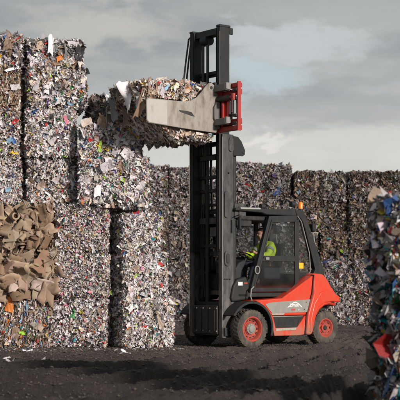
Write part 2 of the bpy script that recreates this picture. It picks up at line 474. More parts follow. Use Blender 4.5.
SUN_AZ, SUN_EL = 40.0, 15.0      # towards the right, behind the camera
sd = Vector((math.sin(R(SUN_AZ)) * math.cos(R(SUN_EL)), -math.cos(R(SUN_AZ)) * math.cos(R(SUN_EL)), math.sin(R(SUN_EL))))
sl = bpy.data.lights.new('sun', 'SUN'); so = bpy.data.objects.new('sun', sl); COL.objects.link(so)
so.rotation_euler = sd.to_track_quat('Z', 'Y').to_euler()
sl.energy = 4.4; sl.angle = R(5.5); sl.color = (1, .92, .83)

wd = bpy.data.worlds.new('World'); scene.world = wd; wd.use_nodes = True
nt = wd.node_tree; N = nt.nodes; Lk = nt.links
bg = N['Background']; bg.inputs['Strength'].default_value = .120
sky = N.new('ShaderNodeTexSky'); sky.sky_type = 'NISHITA'; sky.sun_disc = False
sky.sun_elevation = R(SUN_EL); sky.sun_rotation = R(180 - SUN_AZ); sky.air_density = 1.0; sky.dust_density = 2.0
tc = N.new('ShaderNodeTexCoord')
def noise(scale, vec, det=6, rough=.55, loc=(0, 0, 0)):
    mp = N.new('ShaderNodeMapping'); mp.inputs['Scale'].default_value = vec; mp.inputs['Location'].default_value = loc
    Lk.new(tc.outputs['Generated'], mp.inputs['Vector'])
    n = N.new('ShaderNodeTexNoise'); n.inputs['Scale'].default_value = scale; n.inputs['Detail'].default_value = det; n.inputs['Roughness'].default_value = rough
    n.inputs['Distortion'].default_value = .3
    Lk.new(mp.outputs[0], n.inputs['Vector']); return n.outputs['Fac']
def maprange(v, a, b, c, d, smooth=True):
    r = N.new('ShaderNodeMapRange'); r.interpolation_type = 'SMOOTHSTEP' if smooth else 'LINEAR'
    for k, x in zip(('From Min', 'From Max', 'To Min', 'To Max'), (a, b, c, d)): r.inputs[k].default_value = x
    Lk.new(v, r.inputs['Value']); return r.outputs[0]
def mixc(f, A, B, blend='MIX'):
    m = N.new('ShaderNodeMix'); m.data_type = 'RGBA'; m.blend_type = blend
    if isinstance(f, float): m.inputs['Factor'].default_value = f
    else: Lk.new(f, m.inputs['Factor'])
    for s_, x in (('A', A), ('B', B)):
        if isinstance(x, tuple): m.inputs[s_].default_value = (*x, 1)
        else: Lk.new(x, m.inputs[s_])
    return m.outputs['Result']
def blob(dx, dz, rx, rz):
    """a soft spot in the cloud layer round the direction (dx, 1, dz)"""
    sx = N.new('ShaderNodeSeparateXYZ'); Lk.new(tc.outputs['Generated'], sx.inputs[0])
    def mth(op, a, b):
        m = N.new('ShaderNodeMath'); m.operation = op
        for i, q in enumerate((a, b)):
            if isinstance(q, (int, float)): m.inputs[i].default_value = q
            else: Lk.new(q, m.inputs[i])
        return m.outputs[0]
    qx = mth('DIVIDE', sx.outputs['X'], sx.outputs['Y']); qz = mth('DIVIDE', sx.outputs['Z'], sx.outputs['Y'])
    wob = noise(5, (4, 4, 9), 5, .6)
    qz = mth('ADD', qz, mth('MULTIPLY', mth('SUBTRACT', wob, .5), .085))
    ax = mth('DIVIDE', mth('SUBTRACT', qx, dx), rx); az = mth('DIVIDE', mth('SUBTRACT', qz, dz), rz)
    dd = mth('ADD', mth('MULTIPLY', ax, ax), mth('MULTIPLY', az, az))
    front = mth('GREATER_THAN', sx.outputs['Y'], .05)
    return mth('MULTIPLY', maprange(dd, 0, 1, 1, 0), front)
big = noise(2.2, (1.6, 1.6, 6.5), 7, .55, (.3, .2, .4))
fine = noise(7, (1.5, 1.5, 6), 8, .6, (1.3, 0, .7))
cl = mixc(maprange(big, .36, .66, 0, 1), (2.9, 3.12, 3.22), (4.75, 4.85, 4.75))
cl = mixc(maprange(fine, .35, .7, 0, .45), cl, (5.4, 5.3, 5.15))
sxz = N.new('ShaderNodeSeparateXYZ'); Lk.new(tc.outputs['Generated'], sxz.inputs[0])
cl = mixc(maprange(sxz.outputs['Z'], .03, .15, .75, 0), cl, (7.0, 6.8, 6.05))
cl = mixc(maprange(sxz.outputs['Z'], .11, .24, 0, .55), cl, (2.2, 2.45, 2.6))
gap = blob((262 - 200) / 1288, (280 - 76) / 1288, .05, .022)
gpm = N.new('ShaderNodeMath'); gpm.operation = 'MULTIPLY'; gpm.inputs[1].default_value = .65; Lk.new(gap, gpm.inputs[0])
cl = mixc(gpm.outputs[0], cl, (4.55, 5.45, 5.75))
gap2 = blob((290 - 200) / 1288, (280 - 40) / 1288, .09, .02)
cl = mixc(gap2, cl, (4.5, 4.75, 4.85))
gl = blob((262 - 200) / 1288, (280 - 131) / 1288, .030, .007)
glm = N.new('ShaderNodeMath'); glm.operation = 'MULTIPLY'; glm.inputs[1].default_value = .4; Lk.new(gl, glm.inputs[0])
cl = mixc(glm.outputs[0], cl, (7.6, 7.3, 6.7))
dk = blob((330 - 200) / 1288, (280 - 105) / 1288, .10, .022)
dkm = N.new('ShaderNodeMath'); dkm.operation = 'MULTIPLY'; dkm.inputs[1].default_value = .55; Lk.new(dk, dkm.inputs[0])
cl = mixc(dkm.outputs[0], cl, (3.2, 3.3, 3.4))
crm = blob((100 - 200) / 1288, (280 - 25) / 1288, .085, .028)
crmm = N.new('ShaderNodeMath'); crmm.operation = 'MULTIPLY'; crmm.inputs[1].default_value = .5; Lk.new(crm, crmm.inputs[0])
cl = mixc(crmm.outputs[0], cl, (5.6, 5.35, 4.8))
hole = noise(1.4, (1.3, 1.3, 4), 5, .5, (4, 1, 2))
out = mixc(maprange(hole, .64, .72, 0, .55), cl, sky.outputs[0])
Lk.new(out, bg.inputs['Color'])

# ------------------------------------------------------------------ ground
def axis(lo, hi, step, far, grow=1.35):
    a = list(np.arange(lo, hi + 1e-6, step)); s = step; x = hi; R_ = []
    while x < far: s *= grow; x += s; R_.append(x)
    s = step; x = lo; L_ = []
    while x > -far: s *= grow; x -= s; L_.append(x)
    return np.array(L_[::-1] + a + R_)
gx = axis(-5.0, 6.0, .027, 2500); gy = axis(15.0, 34.0, .023, 2500)
GX, GY = np.meshgrid(gx, gy, indexing='ij')
def ground_z(X, Y, want=False):
    wet_shade = 0.0
    X = np.asarray(X, float); Y = np.asarray(Y, float)
    fade = np.exp(-np.maximum(0, np.abs(Y - 25) - 22) / 8) * np.exp(-np.maximum(0, np.abs(X) - 14) / 8)
    z = .05 * fbm(X * .9, Y * .9, 5, 3) + .09 * fbm(X * 4, Y * 4, 9, 4, .62) + .075 * fbm(X * 13, Y * 15, 19, 3, .8)
    # tyre ruts curving across the yard, away to the right
    Xc = np.clip(X, -2.2, 5)
    t = Y - (1.1 * Xc + .25 * Xc ** 2) + .9 * fbm(X * .3, Y * .3, 33, 2)
    rough = .55 + .9 * vnoise(X * 1.3, Y * 1.3, 44)
    rw = 1.75
    for c, wv, dp in ((8.2, .22, .05), (9.3, .25, .06), (10.6, .2, .05), (11.5, .24, .06), (12.7, .22, .055), (13.5, .25, .06), (14.6, .22, .055), (15.6, .22, .06), (16.5, .2, .055), (17.3, .22, .06), (18.3, .22, .06), (19.3, .2, .05), (20.6, .24, .055), (22.0, .24, .05), (23.6, .26, .04), (25.4, .26, .03)):
        wv = wv * rw
        d_ = (t - c) / wv
        g = np.exp(-d_ ** 2)
        lug = .5 + .5 * np.sin((X * .6 + Y) * 2 * PI / .22 + d_ * 2.2)
        wet_shade = np.maximum(wet_shade, rough * (g * (.6 + .4 * lug)))
        z = z + 2.9 * rough * (-dp * g + .02 * g * lug + dp * .7 * np.exp(-((np.abs(d_) - 1.5) / .5) ** 2))
    # levelled where the stacks and the truck stand
    flat = np.clip(((np.hypot((X - .9) / 1.9, (Y - 28.9) / 1.5)) - .8) / .5, .15, 1)
    if want: return z * fade * flat, wet_shade * fade
    return z * fade * flat
GZ, GWET_SHADE = ground_z(GX, GY, True)
nx, ny = len(gx), len(gy)
V = np.stack([GX, GY, GZ], -1).reshape(-1, 3)
I = (np.arange(nx - 1)[:, None] * ny + np.arange(ny - 1)[None]).ravel()
Q = np.stack([I, I + ny, I + ny + 1, I + 1], -1)
gm, gnt, gb = principled('dark_mud', (.05, .045, .04), .8)
gN = gnt.nodes; gL = gnt.links
t_ = gN.new('ShaderNodeTexCoord')
a_ = gN.new('ShaderNodeTexNoise'); a_.inputs['Scale'].default_value = .9; a_.inputs['Detail'].default_value = 10; a_.inputs['Roughness'].default_value = .7
b_ = gN.new('ShaderNodeTexNoise'); b_.inputs['Scale'].default_value = 46; b_.inputs['Detail'].default_value = 6; b_.inputs['Roughness'].default_value = .75
gL.new(t_.outputs['Object'], a_.inputs['Vector']); gL.new(t_.outputs['Object'], b_.inputs['Vector'])
r_ = gN.new('ShaderNodeValToRGB'); r_.color_ramp.elements[0].position = .33; r_.color_ramp.elements[0].color = (.042, .036, .037, 1)
r_.color_ramp.elements[1].position = .7; r_.color_ramp.elements[1].color = (.105, .088, .080, 1)
gL.new(a_.outputs['Fac'], r_.inputs['Fac'])
s_ = gN.new('ShaderNodeValToRGB'); s_.color_ramp.elements[0].position = .35; s_.color_ramp.elements[0].color = (.45, .45, .45, 1)
s_.color_ramp.elements[1].position = .72; s_.color_ramp.elements[1].color = (1.5, 1.45, 1.4, 1)
gL.new(b_.outputs['Fac'], s_.inputs['Fac'])
m_ = gN.new('ShaderNodeMix'); m_.data_type = 'RGBA'; m_.blend_type = 'MULTIPLY'; m_.inputs['Factor'].default_value = 1
gL.new(r_.outputs[0], m_.inputs['A']); gL.new(s_.outputs[0], m_.inputs['B']); gs = gN.new('ShaderNodeSeparateXYZ'); gL.new(t_.outputs['Object'], gs.inputs[0])
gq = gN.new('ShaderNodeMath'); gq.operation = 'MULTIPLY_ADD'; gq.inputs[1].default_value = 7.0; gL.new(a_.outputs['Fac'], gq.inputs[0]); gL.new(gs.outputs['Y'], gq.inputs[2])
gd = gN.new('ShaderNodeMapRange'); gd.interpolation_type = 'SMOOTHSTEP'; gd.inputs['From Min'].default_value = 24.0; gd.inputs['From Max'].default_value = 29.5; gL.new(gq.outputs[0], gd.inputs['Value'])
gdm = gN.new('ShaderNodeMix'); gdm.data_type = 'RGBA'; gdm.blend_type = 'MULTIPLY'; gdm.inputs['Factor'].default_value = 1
gdc = gN.new('ShaderNodeMix'); gdc.data_type = 'RGBA'; gdc.inputs['A'].default_value = (1, 1, 1.03, 1); gdc.inputs['B'].default_value = (1.75, 1.65, 1.55, 1); gL.new(gd.outputs[0], gdc.inputs['Factor'])  # mud lightened towards the truck, a sunlit strip painted into the colour
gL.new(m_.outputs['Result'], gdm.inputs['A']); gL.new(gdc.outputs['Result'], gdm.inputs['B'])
ga = gN.new('ShaderNodeAttribute'); ga.attribute_name = 'Col'
gwm = gN.new('ShaderNodeMix'); gwm.data_type = 'RGBA'; gwm.inputs['B'].default_value = (.018, .015, .015, 1)  # ruts darkened: wet mud plus shade put into the colour
gfm = gN.new('ShaderNodeMath'); gfm.operation = 'MULTIPLY'; gfm.inputs[1].default_value = .75; gL.new(ga.outputs['Fac'], gfm.inputs[0])
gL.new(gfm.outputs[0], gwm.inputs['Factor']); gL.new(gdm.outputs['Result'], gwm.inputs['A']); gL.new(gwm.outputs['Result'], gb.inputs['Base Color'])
grr = gN.new('ShaderNodeMapRange'); grr.inputs['To Min'].default_value = .85; grr.inputs['To Max'].default_value = .5; gL.new(ga.outputs['Fac'], grr.inputs['Value']); gL.new(grr.outputs[0], gb.inputs['Roughness'])
bp = gN.new('ShaderNodeBump'); bp.inputs['Strength'].default_value = 1.0; bp.inputs['Distance'].default_value = .045
gL.new(b_.outputs['Fac'], bp.inputs['Height']); gL.new(bp.outputs['Normal'], gb.inputs['Normal'])
gw_ = np.clip(GWET_SHADE.ravel(), 0, 1)[:, None] * np.ones((1, 4))
gr = bpy.data.objects.new('ground', np_mesh('ground', V, Q, gw_, gm, True)); link(gr); tag(gr, kind='structure')

# clods and gravel pressed into the mud, and tiny shreds of paper
def scatter(name, n, xr, yr, smin, smax, mat, seed, colour=None, flat=.6, label=None, cat=None):
    rng = np.random.default_rng(seed)
    Y = rng.uniform(yr[0], yr[1], n); X = rng.uniform(xr[0], xr[1], n)
    s = smin * (smax / smin) ** (rng.uniform(0, 1, n) ** 2.2)
    base = np.array([(1, 0, 0), (0, 1, 0), (-1, 0, 0), (0, -1, 0), (0, 0, 1), (0, 0, -1)], float)
    Vv = base[None] * s[:, None, None] * rng.uniform(.6, 1.3, (n, 6, 1)) * np.array([1, 1, flat])
    a = rng.uniform(0, 2 * PI, n); c, d = np.cos(a), np.sin(a)
    x = Vv[..., 0] * c[:, None] - Vv[..., 1] * d[:, None]; y = Vv[..., 0] * d[:, None] + Vv[..., 1] * c[:, None]
    Vv[..., 0] = x + X[:, None]; Vv[..., 1] = y + Y[:, None]; Vv[..., 2] += (ground_z(X, Y) + s * flat * .3)[:, None]
    F = np.array([(0, 1, 4, 4), (1, 2, 4, 4), (2, 3, 4, 4), (3, 0, 4, 4)])[:, :3]
    F = np.concatenate([F, np.array([(1, 0, 5), (2, 1, 5), (3, 2, 5), (0, 3, 5)])])
    F = (F[None] + (np.arange(n) * 6)[:, None, None]).reshape(-1, 3)
    me = bpy.data.meshes.new(name)
    me.from_pydata(Vv.reshape(-1, 3).tolist(), [], F.tolist())
    if colour is not None:
        C = np.repeat(pick_colors(rng, n, colour), 6, axis=0)
        me.color_attributes.new('Col', 'FLOAT_COLOR', 'POINT').data.foreach_set('color', C.astype(np.float32).ravel())
    me.materials.append(mat)
    o = bpy.data.objects.new(name, me); link(o); tag(o, label, cat, kind='stuff')
scatter('gravel', 80000, (-4, 5.2), (15.2, 35), .005, .032, dirty('mud_clods', (.045, .038, .035), dirt=(.14, .12, .105), amt=1, scale=7, rough=.85, bump=0), 3, label='clods and gravel strewn over the dark muddy yard', cat='gravel')
scatter('litter', 900, (-4.5, 6), (22, 37), .006, .02, M['scrap'], 8, 'mixed', .25, 'tiny shreds of paper trodden into the muddy ground', 'litter')
scatter('litter', 2200, (-4.5, -.3), (26.6, 27.75), .008, .034, M['scrap'], 18, 'white', .35, 'paper shreds fallen along the foot of the left stack', 'litter')
scatter('litter', 700, (-2, 8), (40.2, 42), .01, .05, M['scrap'], 28, 'dull', .35, 'paper shreds fallen along the foot of the back walls', 'litter')

# ------------------------------------------------------------------ the big stack on the left
LG = 'paper bales in the tall stack on the left'
def lb(label, p0, p1, z0, z1, mix, rot=0, Y=28.0, d=1.15, **kw):
    X0, X1 = at_px(p0, Y), at_px(p1, Y)
    w = X1 - X0
    c, s = math.cos(R(abs(rot))), math.sin(R(abs(rot)))
    if rot: w = (w - d * s) / c
    # centre so that the silhouette spans p0..p1 and the nearest corner lies at Y
    cy = Y + (w * s + d * c) / 2 + (((NB[0] * 37) % 11) / 10 - .5) * .09
    kw.setdefault('dens', 1150); kw.setdefault('size', .034); q_ = .60 if kw.get('mat') != 'board' else 1; kw['size'] *= q_; kw['dens'] = int(kw['dens'] / q_ ** 2 * .92)
    return bale(label, (X0 + X1) / 2, cy, z0 + .01, w, d, z1 - z0 - .015, mix, rot, LG, **kw)

lb('colourful bottom bale of cartons and orange film at the left foot of the stack', -26, 49, 0, 1.10, 'carton', size=.05, dens=950, strips=(.12, 0, 1),
   extras=[('f', -.02, .95, .16, .09, 'orange', 1.4), ('f', .36, .92, .15, .10, 'lgrey', 1.2), ('f', .62, .5, .13, .08, 'tan', 1.5), ('f', .1, .3, .16, .09, 'kraft', 1.3)])
lb('whitish bottom bale of shredded magazines between the colourful bale and the dark gap', 50, 107, 0, 1.10, 'fine', Y=28.05, size=.03,
   extras=[('f', -.12, .75, .10, .06, 'green', 1.4)])
lb('fine pinkish white bale, second from the ground, right of the folded cardboard sheets', 55, 108, 1.10, 2.08, 'fine', Y=27.97, size=.024, dens=1700)
lb('fine pinkish white paper bale, third from the ground, right of the cardboard rolls', 55, 108, 2.08, 3.12, 'fine', rot=0, Y=28.0, size=.025, dens=1600)

def card(label, p0, p1, z0, z1, seed, n, smin, smax, Y=27.95):
    o = lb(label, p0, p1, z0, z1, 'card', Y=Y, size=.06, dens=260, mat='board', dim=.8)
    o.name = 'cardboard_bale'
    w = at_px(p1, Y) - at_px(p0, Y)
    h = z1 - z0
    rng = np.random.default_rng(seed)
    # large folded and curled sheets on the visible sides
    Vs = []; Qs = []; Cs = []; b = 0
    for key, k in (('f', n), ('r', n // 2)):
        u = rng.uniform(-.46, .46, k); v = rng.uniform(.10, .85, k)
        if key == 'f':
            P = np.stack([u * w, np.full(k, -.60) - rng.uniform(0, .07, k), v * h], -1); nn = np.array([0, -1, 0.])
        else:
            P = np.stack([np.full(k, w / 2 + .0) + rng.uniform(0, .03, k), u * 1.1, v * h], -1); nn = np.array([1, 0, 0.])
        m = nrm(nn + rng.normal(0, .30, (k, 3)))
        A = rng.normal(0, 1, (k, 3)); A[:, 2] *= 1.6
        sx = rng.uniform(smin, smax, k); sy = sx * rng.uniform(.4, .75, k)
        Vv, Qq = patches(rng, P, m, nrm(A), sx, sy, .24, .022, 6)
        C = pick_colors(rng, k, 'card'); C[:, :3] *= np.array([.86, .83, .76])
        Vs.append(Vv); Qs.append(Qq + b); Cs.append(np.repeat(C, 36, axis=0)); b += len(Vv)
    me = np_mesh('folded_sheets', np.concatenate(Vs), np.concatenate(Qs), np.concatenate(Cs), M['board'], True)
    me.set_sharp_from_angle(angle=R(38))
    s = bpy.data.objects.new('folded_sheets', me); link(s, o)
    md = s.modifiers.new('Solidify', 'SOLIDIFY'); md.thickness = .004
    return o
c1 = card('brown bale of large folded cardboard sheets, second from the ground, left edge', -22, 54, 1.10, 2.10, 11, 40, .17, .30)
c2 = card('brown bale of crushed cardboard boxes and rolls, third from the ground, left edge', -20, 53, 2.10, 3.12, 12, 44, .13, .24)
def roll(par, loc, r, L, ang, lean=0.0):
    prof = [(r, -L / 2), (r, L / 2), (r * .62, L / 2), (r * .62, -L / 2), (r, -L / 2)]
    o = MB().lathe(prof, (0, 0), 20).build('cardboard_roll', M['kraftplain'], par)
    o.location = loc; o.rotation_euler = (lean, 0, ang)
M['kraftplain'] = dirty('plain_kraft_board', (.36, .265, .18), dirt=(.2, .14, .09), amt=.5, scale=8, rough=.85)
roll(c2, (at_px(15, 28) - c2.location.x, -.66, 2.86 - 2.11), .085, .36, R(20))
roll(c2, (at_px(24, 28) - c2.location.x, -.64, 2.42 - 2.11), .055, .30, R(-30), R(35))
roll(c2, (at_px(3, 28) - c2.location.x, -.62, 2.5 - 2.11), .06, .4, R(60), R(15))

# leftmost column above the cardboard
lb('colourful pale bale, fourth from the ground in the leftmost column', -34, 19, 3.12, 4.15, 'white', Y=27.9, size=.033, extras=[('f', .35, .3, .06, .04, 'lblue', .4)])
lb('pale mixed bale with red scraps, fifth from the ground in the leftmost column', -34, 18, 4.15, 5.2, 'mixed', Y=27.9, size=.036, extras=[('f', .38, .35, .07, .045, 'lblue', .5), ('f', .5, .75, .07, .04, 'red', .8)])
lb('bale of beige upright board edges, sixth from the ground in the leftmost column', -34, 18, 5.2, 6.12, 'brown', Y=27.92, size=.04, strips=(0, 0, 1), dens=1300, dim=1.25,
   extras=[('f', .43, .85, .16, .028, 'white', .25), ('f', .5, .45, .1, .07, 'lgrey', .2)])
lb('topmost bale of the leftmost column with a brown sheet on its face', -34, 21, 6.12, 6.80, 'grey', Y=27.95, size=.05, dens=800, extras=[('f', .33, .45, .22, .10, 'kraft', 1.3), ('f', .12, .2, .07, .05, 'yellow', 0), ('f', .28, .62, .05, .03, 'blue', 0), ('f', .5, .55, .1, .03, 'red', .7)])
# second column, bales turned so that a shaded side shows on their left
lb('cream white turned bale, fourth from the ground in the second column', 15, 77, 3.12, 4.15, 'mixed', 14, Y=27.95, size=.034, extras=[('f', 0.05, .55, .1, .07, 'lgrey', 1)])
lb('cream white turned bale, fifth from the ground in the second column', 14, 76, 4.15, 5.2, 'white', 15, Y=27.9, size=.034, extras=[('f', .0, .35, .11, .08, 'lgrey', .7), ('f', .3, .8, .04, .1, 'pink', .4)])
lb('turned bale with grey film, sixth from the ground in the second column', 15, 85, 5.2, 6.12, 'mixed', 16, Y=27.9, size=.038, extras=[('f', -.45, .5, .15, .09, 'lgrey', 1.2), ('f', -.25, .45, .13, .07, 'white', 1.3)])
lb('greyish topmost bale of the second column, with loose white sheets', 17, 81, 6.12, 6.72, 'grey', 12, Y=27.95, size=.05, dens=850, dim=1.15,
   extras=[('f', -.1, .5, .2, .06, 'white', 1.5), ('f', .40, .50, .12, .08, 'lgrey', .2), ('f', .48, .3, .1, .05, 'white', 1.2), ('f', -.33, .45, .1, .07, 'tan', 1.4), ('f', .1, .2, .08, .05, 'orange', .5), ('f', -.2, .5, .03, .02, 'red', .5)])
# third column above the dark gap
lb('white office paper bale with a large grey flap, overhanging the dark gap', 77, 148, 3.10, 4.13, 'white', 3, Y=27.85, size=.044, dens=900, ragged=.09,
   extras=[('f', -.15, .82, .14, .10, 'lgrey', .5), ('f', .0, .75, .11, .06, 'purple', 1.7), ('f', .15, .85, .10, .09, 'kraft', 1.4), ('f', .55, .35, .17, .08, 'white', 1.1), ('f', .4, .6, .08, .05, 'white', .4), ('f', -.35, .3, .13, .07, 'white', 1.5)])
lb('white paper bale with a lime green sheet and a small brown box', 76, 140, 4.13, 4.86, 'white', 4, Y=27.8, size=.042, dens=950, ragged=.09,
   extras=[('f', -.22, .22, .13, .055, 'lime', 1.35), ('f', -.18, .78, .13, .09, 'kraft', 1.45), ('f', .62, .5, .09, .05, 'yellow', 1.0), ('f', -.42, .35, .05, .06, 'red', 0), ('f', -.5, .75, .12, .08, 'cream', .3), ('f', .5, .8, .12, .06, 'white', .3), ('f', .15, .3, .12, .06, 'white', 1.2)])
lb('grey bale of crumpled film, darkened for shade, on the third column behind the lifted bale', 84, 124, 4.86, 5.55, 'grey', 8, Y=28.5, size=.055, dens=700, ragged=.12, dim=.8)  # dim paints in the shadow of the lifted bale
# right column below: turned bales whose left sides are in shade
lb('bottom bale at the right corner of the stack, with a tan flap', 103, 174, 0, 1.10, 'white', 24, Y=27.75, size=.034, ragged=.08,
   extras=[('f', .2, .62, .20, .06, 'tan', 2.0), ('f', -.12, .45, .05, .06, 'red', .6), ('f', -.1, .15, .12, .05, 'dark', .6)])
lb('right corner bale, second from the ground, with pink and red scraps', 103, 168, 1.10, 2.05, 'white', 25, Y=27.8, size=.034, ragged=.07,
   extras=[('f', -.28, .62, .09, .07, 'kraft', .8), ('f', -.1, .6, .06, .035, 'pink', -.6), ('f', .3, .72, .06, .03, 'red', -.6), ('f', .33, .25, .05, .025, 'red', 1.9)])
lb('right corner bale, third from the ground, under the overhanging white bales', 102, 162, 2.05, 2.92, 'white', 24, Y=27.85, size=.034, ragged=.06)
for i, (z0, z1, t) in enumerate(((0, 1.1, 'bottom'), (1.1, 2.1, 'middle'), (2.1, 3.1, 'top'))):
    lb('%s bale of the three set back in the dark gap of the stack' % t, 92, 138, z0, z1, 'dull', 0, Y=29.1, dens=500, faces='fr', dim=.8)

# ------------------------------------------------------------------ walls of bales behind
ORD = ['first', 'second', 'third', 'fourth', 'fifth', 'sixth', 'seventh']
rngw = random.Random(5)
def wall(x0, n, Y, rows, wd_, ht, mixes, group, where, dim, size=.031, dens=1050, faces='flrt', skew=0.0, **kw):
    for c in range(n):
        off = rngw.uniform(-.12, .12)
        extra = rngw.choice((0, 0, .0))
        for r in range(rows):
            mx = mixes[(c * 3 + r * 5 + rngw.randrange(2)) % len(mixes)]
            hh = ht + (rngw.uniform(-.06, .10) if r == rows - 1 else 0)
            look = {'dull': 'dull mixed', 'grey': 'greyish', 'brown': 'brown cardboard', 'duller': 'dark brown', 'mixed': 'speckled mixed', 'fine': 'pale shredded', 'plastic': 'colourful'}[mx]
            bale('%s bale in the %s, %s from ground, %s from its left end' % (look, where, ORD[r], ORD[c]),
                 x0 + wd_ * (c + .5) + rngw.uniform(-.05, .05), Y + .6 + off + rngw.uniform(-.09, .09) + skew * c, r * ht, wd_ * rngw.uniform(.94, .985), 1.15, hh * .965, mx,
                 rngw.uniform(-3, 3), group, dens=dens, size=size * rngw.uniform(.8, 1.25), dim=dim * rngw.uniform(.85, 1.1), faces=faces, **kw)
wall(-3.4, 6, 46, 5, 1.12, 1.115, ['dull', 'grey', 'dull', 'mixed', 'brown'], 'bales in the back wall', 'long wall', .58)  # dim on these walls stands in for shade over the background
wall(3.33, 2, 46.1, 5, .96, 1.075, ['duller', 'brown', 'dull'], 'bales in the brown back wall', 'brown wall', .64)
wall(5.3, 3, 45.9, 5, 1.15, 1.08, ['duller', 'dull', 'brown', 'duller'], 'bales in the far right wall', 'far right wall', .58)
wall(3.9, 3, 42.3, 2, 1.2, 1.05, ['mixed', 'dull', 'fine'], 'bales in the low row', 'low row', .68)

# ------------------------------------------------------------------ near stack at the right edge
RG = 'near bales at the right edge'  # both near bales are dimmed in colour in place of shade
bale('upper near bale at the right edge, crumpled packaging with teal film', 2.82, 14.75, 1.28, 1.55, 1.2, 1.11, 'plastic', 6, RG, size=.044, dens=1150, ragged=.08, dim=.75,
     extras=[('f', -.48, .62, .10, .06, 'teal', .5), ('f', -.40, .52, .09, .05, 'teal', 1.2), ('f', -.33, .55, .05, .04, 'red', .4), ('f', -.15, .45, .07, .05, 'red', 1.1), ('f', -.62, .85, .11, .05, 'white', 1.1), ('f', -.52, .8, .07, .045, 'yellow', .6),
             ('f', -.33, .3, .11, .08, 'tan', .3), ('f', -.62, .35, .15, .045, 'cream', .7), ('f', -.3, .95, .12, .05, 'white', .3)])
bale('lower near bale of packaging, darkened for shade, at the right edge, dark gap above it', 2.86, 14.75, 0, 1.55, 1.2, 1.27, 'plastic', 3, RG, size=.044, dens=1150, ragged=.09, dim=.6,
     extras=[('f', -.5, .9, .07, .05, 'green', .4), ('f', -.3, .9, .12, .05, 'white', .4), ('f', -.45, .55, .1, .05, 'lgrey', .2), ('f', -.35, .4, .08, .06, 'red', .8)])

# ------------------------------------------------------------------ forklift (local x forward, y to its left = near side, z up)
TH = R(37); OX, OY = .55, 28.8
TROT = PI + TH
def TW(f, l, z=0):
    return (OX - f * math.cos(TH) + l * math.sin(TH), OY - f * math.sin(TH) - l * math.cos(TH), z)
T = empty('forklift_truck', (OX, OY, 0), TROT)
tag(T, 'red and black heavy forklift truck with a tall raised mast, facing the bale stack', 'forklift')

def arc(cx, cz, r, a0, a1, n=12):
    return [(cx + r * math.cos(R(a0 + (a1 - a0) * i / n)), cz + r * math.sin(R(a0 + (a1 - a0) * i / n))) for i in range(n + 1)]

# --- chassis and red body
b = MB()
b.box(-2.3, .45, -.58, .58, .26, 1.0)
b.box(-2.55, -1.7, -.55, .55, .32, .9)
b.box(-1.75, -.5, -.86, .86, .30, .66)
b.build('chassis', M['plastic'], T, .01)
# front wing side: red skin with the silver panel
YL = .90
body = MB()
# upper band, under the door, rising to the counterweight
up = [(-.16, 1.03)] + [(-.92, 1.075), (-1.845, 1.585), (-1.80, 1.20), (-1.625, .69), (-.60, .69)] + [(-.57, .74), (-.50, .83), (-.40, .91), (-.28, .97)]
body.prism(up, -YL, YL)
body.build('side_body', M['red'], T, .022, 3)
sill = [(-.60, .71), (-.60, .68), (-.655, .42), (-.70, .24), (-1.40, .235), (-1.585, .25), (-1.625, .68), (-1.60, .68), (-1.37, .415), (-.735, .415), (-.66, .68)]
MB().prism(sill, -YL + .002, YL - .002).build('lower_sill', M['red'], T, .015, 2)
# fender strip round the front arch
fs = arc(0, .42, .655, 118, 196, 14) + arc(0, .42, .60, 196, 118, 14)
MB().prism(fs, .60, YL + .004).build('arch_trim', M['red'], T, .008); MB().prism(fs, -YL - .004, -.60).build('arch_trim', M['red'], T, .008)
fb = arc(0, .42, .598, 30, 197, 18) + arc(0, .42, .545, 197, 30, 18)
MB().prism(fb, .52, .985).build('front_mudguard', M['plastic'], T, .006); MB().prism(fb, -.985, -.52).build('front_mudguard', M['plastic'], T, .006)
# counterweight
cw = [(-1.872, 1.60), (-1.95, 1.635), (-2.24, 1.615), (-2.38, 1.50), (-2.50, 1.33), (-2.66, 1.22), (-2.71, 1.14), (-2.71, .93), (-2.64, .87), (-2.50, .90), (-2.34, .915),
      (-2.17, .89), (-2.02, .80), (-1.92, .66), (-1.865, .48), (-1.82, .30), (-1.76, .235), (-1.61, .245), (-1.66, .72), (-1.83, 1.20)]
c_ = MB()
n_ = len(cw)
# plan shape: a little narrower towards the tail
vs = []
for side in (-1, 1):
    for x, z in cw:
        tl = max(0, (-x - 2.1)) / .6
        wy = .935 - .20 * tl ** 1.6 - max(0, z - 1.15) * .22
        vs.append((x, side * wy, z))
fs_ = [tuple(range(n_)), tuple(range(2 * n_ - 1, n_ - 1, -1))] + [(i, i + n_, (i + 1) % n_ + n_, (i + 1) % n_) for i in range(n_)]
c_.add(vs, fs_)
cwo = c_.build('counterweight', M['red'], T, .05, 4)
# raised flank of the counterweight, a fold in the casting
fl = [(-2.03, 1.20), (-2.30, 1.26), (-2.62, 1.10), (-2.64, .97), (-2.40, .985), (-2.16, .96), (-1.98, .86), (-1.86, .66), (-1.80, .45), (-1.755, .30), (-1.70, .30), (-1.735, .62), (-1.83, .95)]
MB().prism(fl, .90, .952).build('counterweight_flank', M['red'], cwo, .03, 3); MB().prism(fl, -.952, -.90).build('counterweight_flank', M['red'], cwo, .03, 3)
MB().box(-2.66, -2.45, -.5, .5, .80, .90).box(-2.76, -2.70, -.12, .12, .62, .78).build('tow_hitch', M['black'], T, .008)
g = MB()
for k in range(5): g.box(-2.425 - .035 * k, -2.40 - .035 * k, -.62, .62, 1.50 - .055 * k, 1.535 - .055 * k)
g.build('rear_grille', M['black'], T)
# rear lamp cluster
MB().box(-2.56, -2.42, .64, .79, 1.30, 1.40).build('tail_lamp', M['black'], T, .01)
MB().box(-2.56, -2.42, -.79, -.64, 1.30, 1.40).build('tail_lamp', M['black'], T, .01)
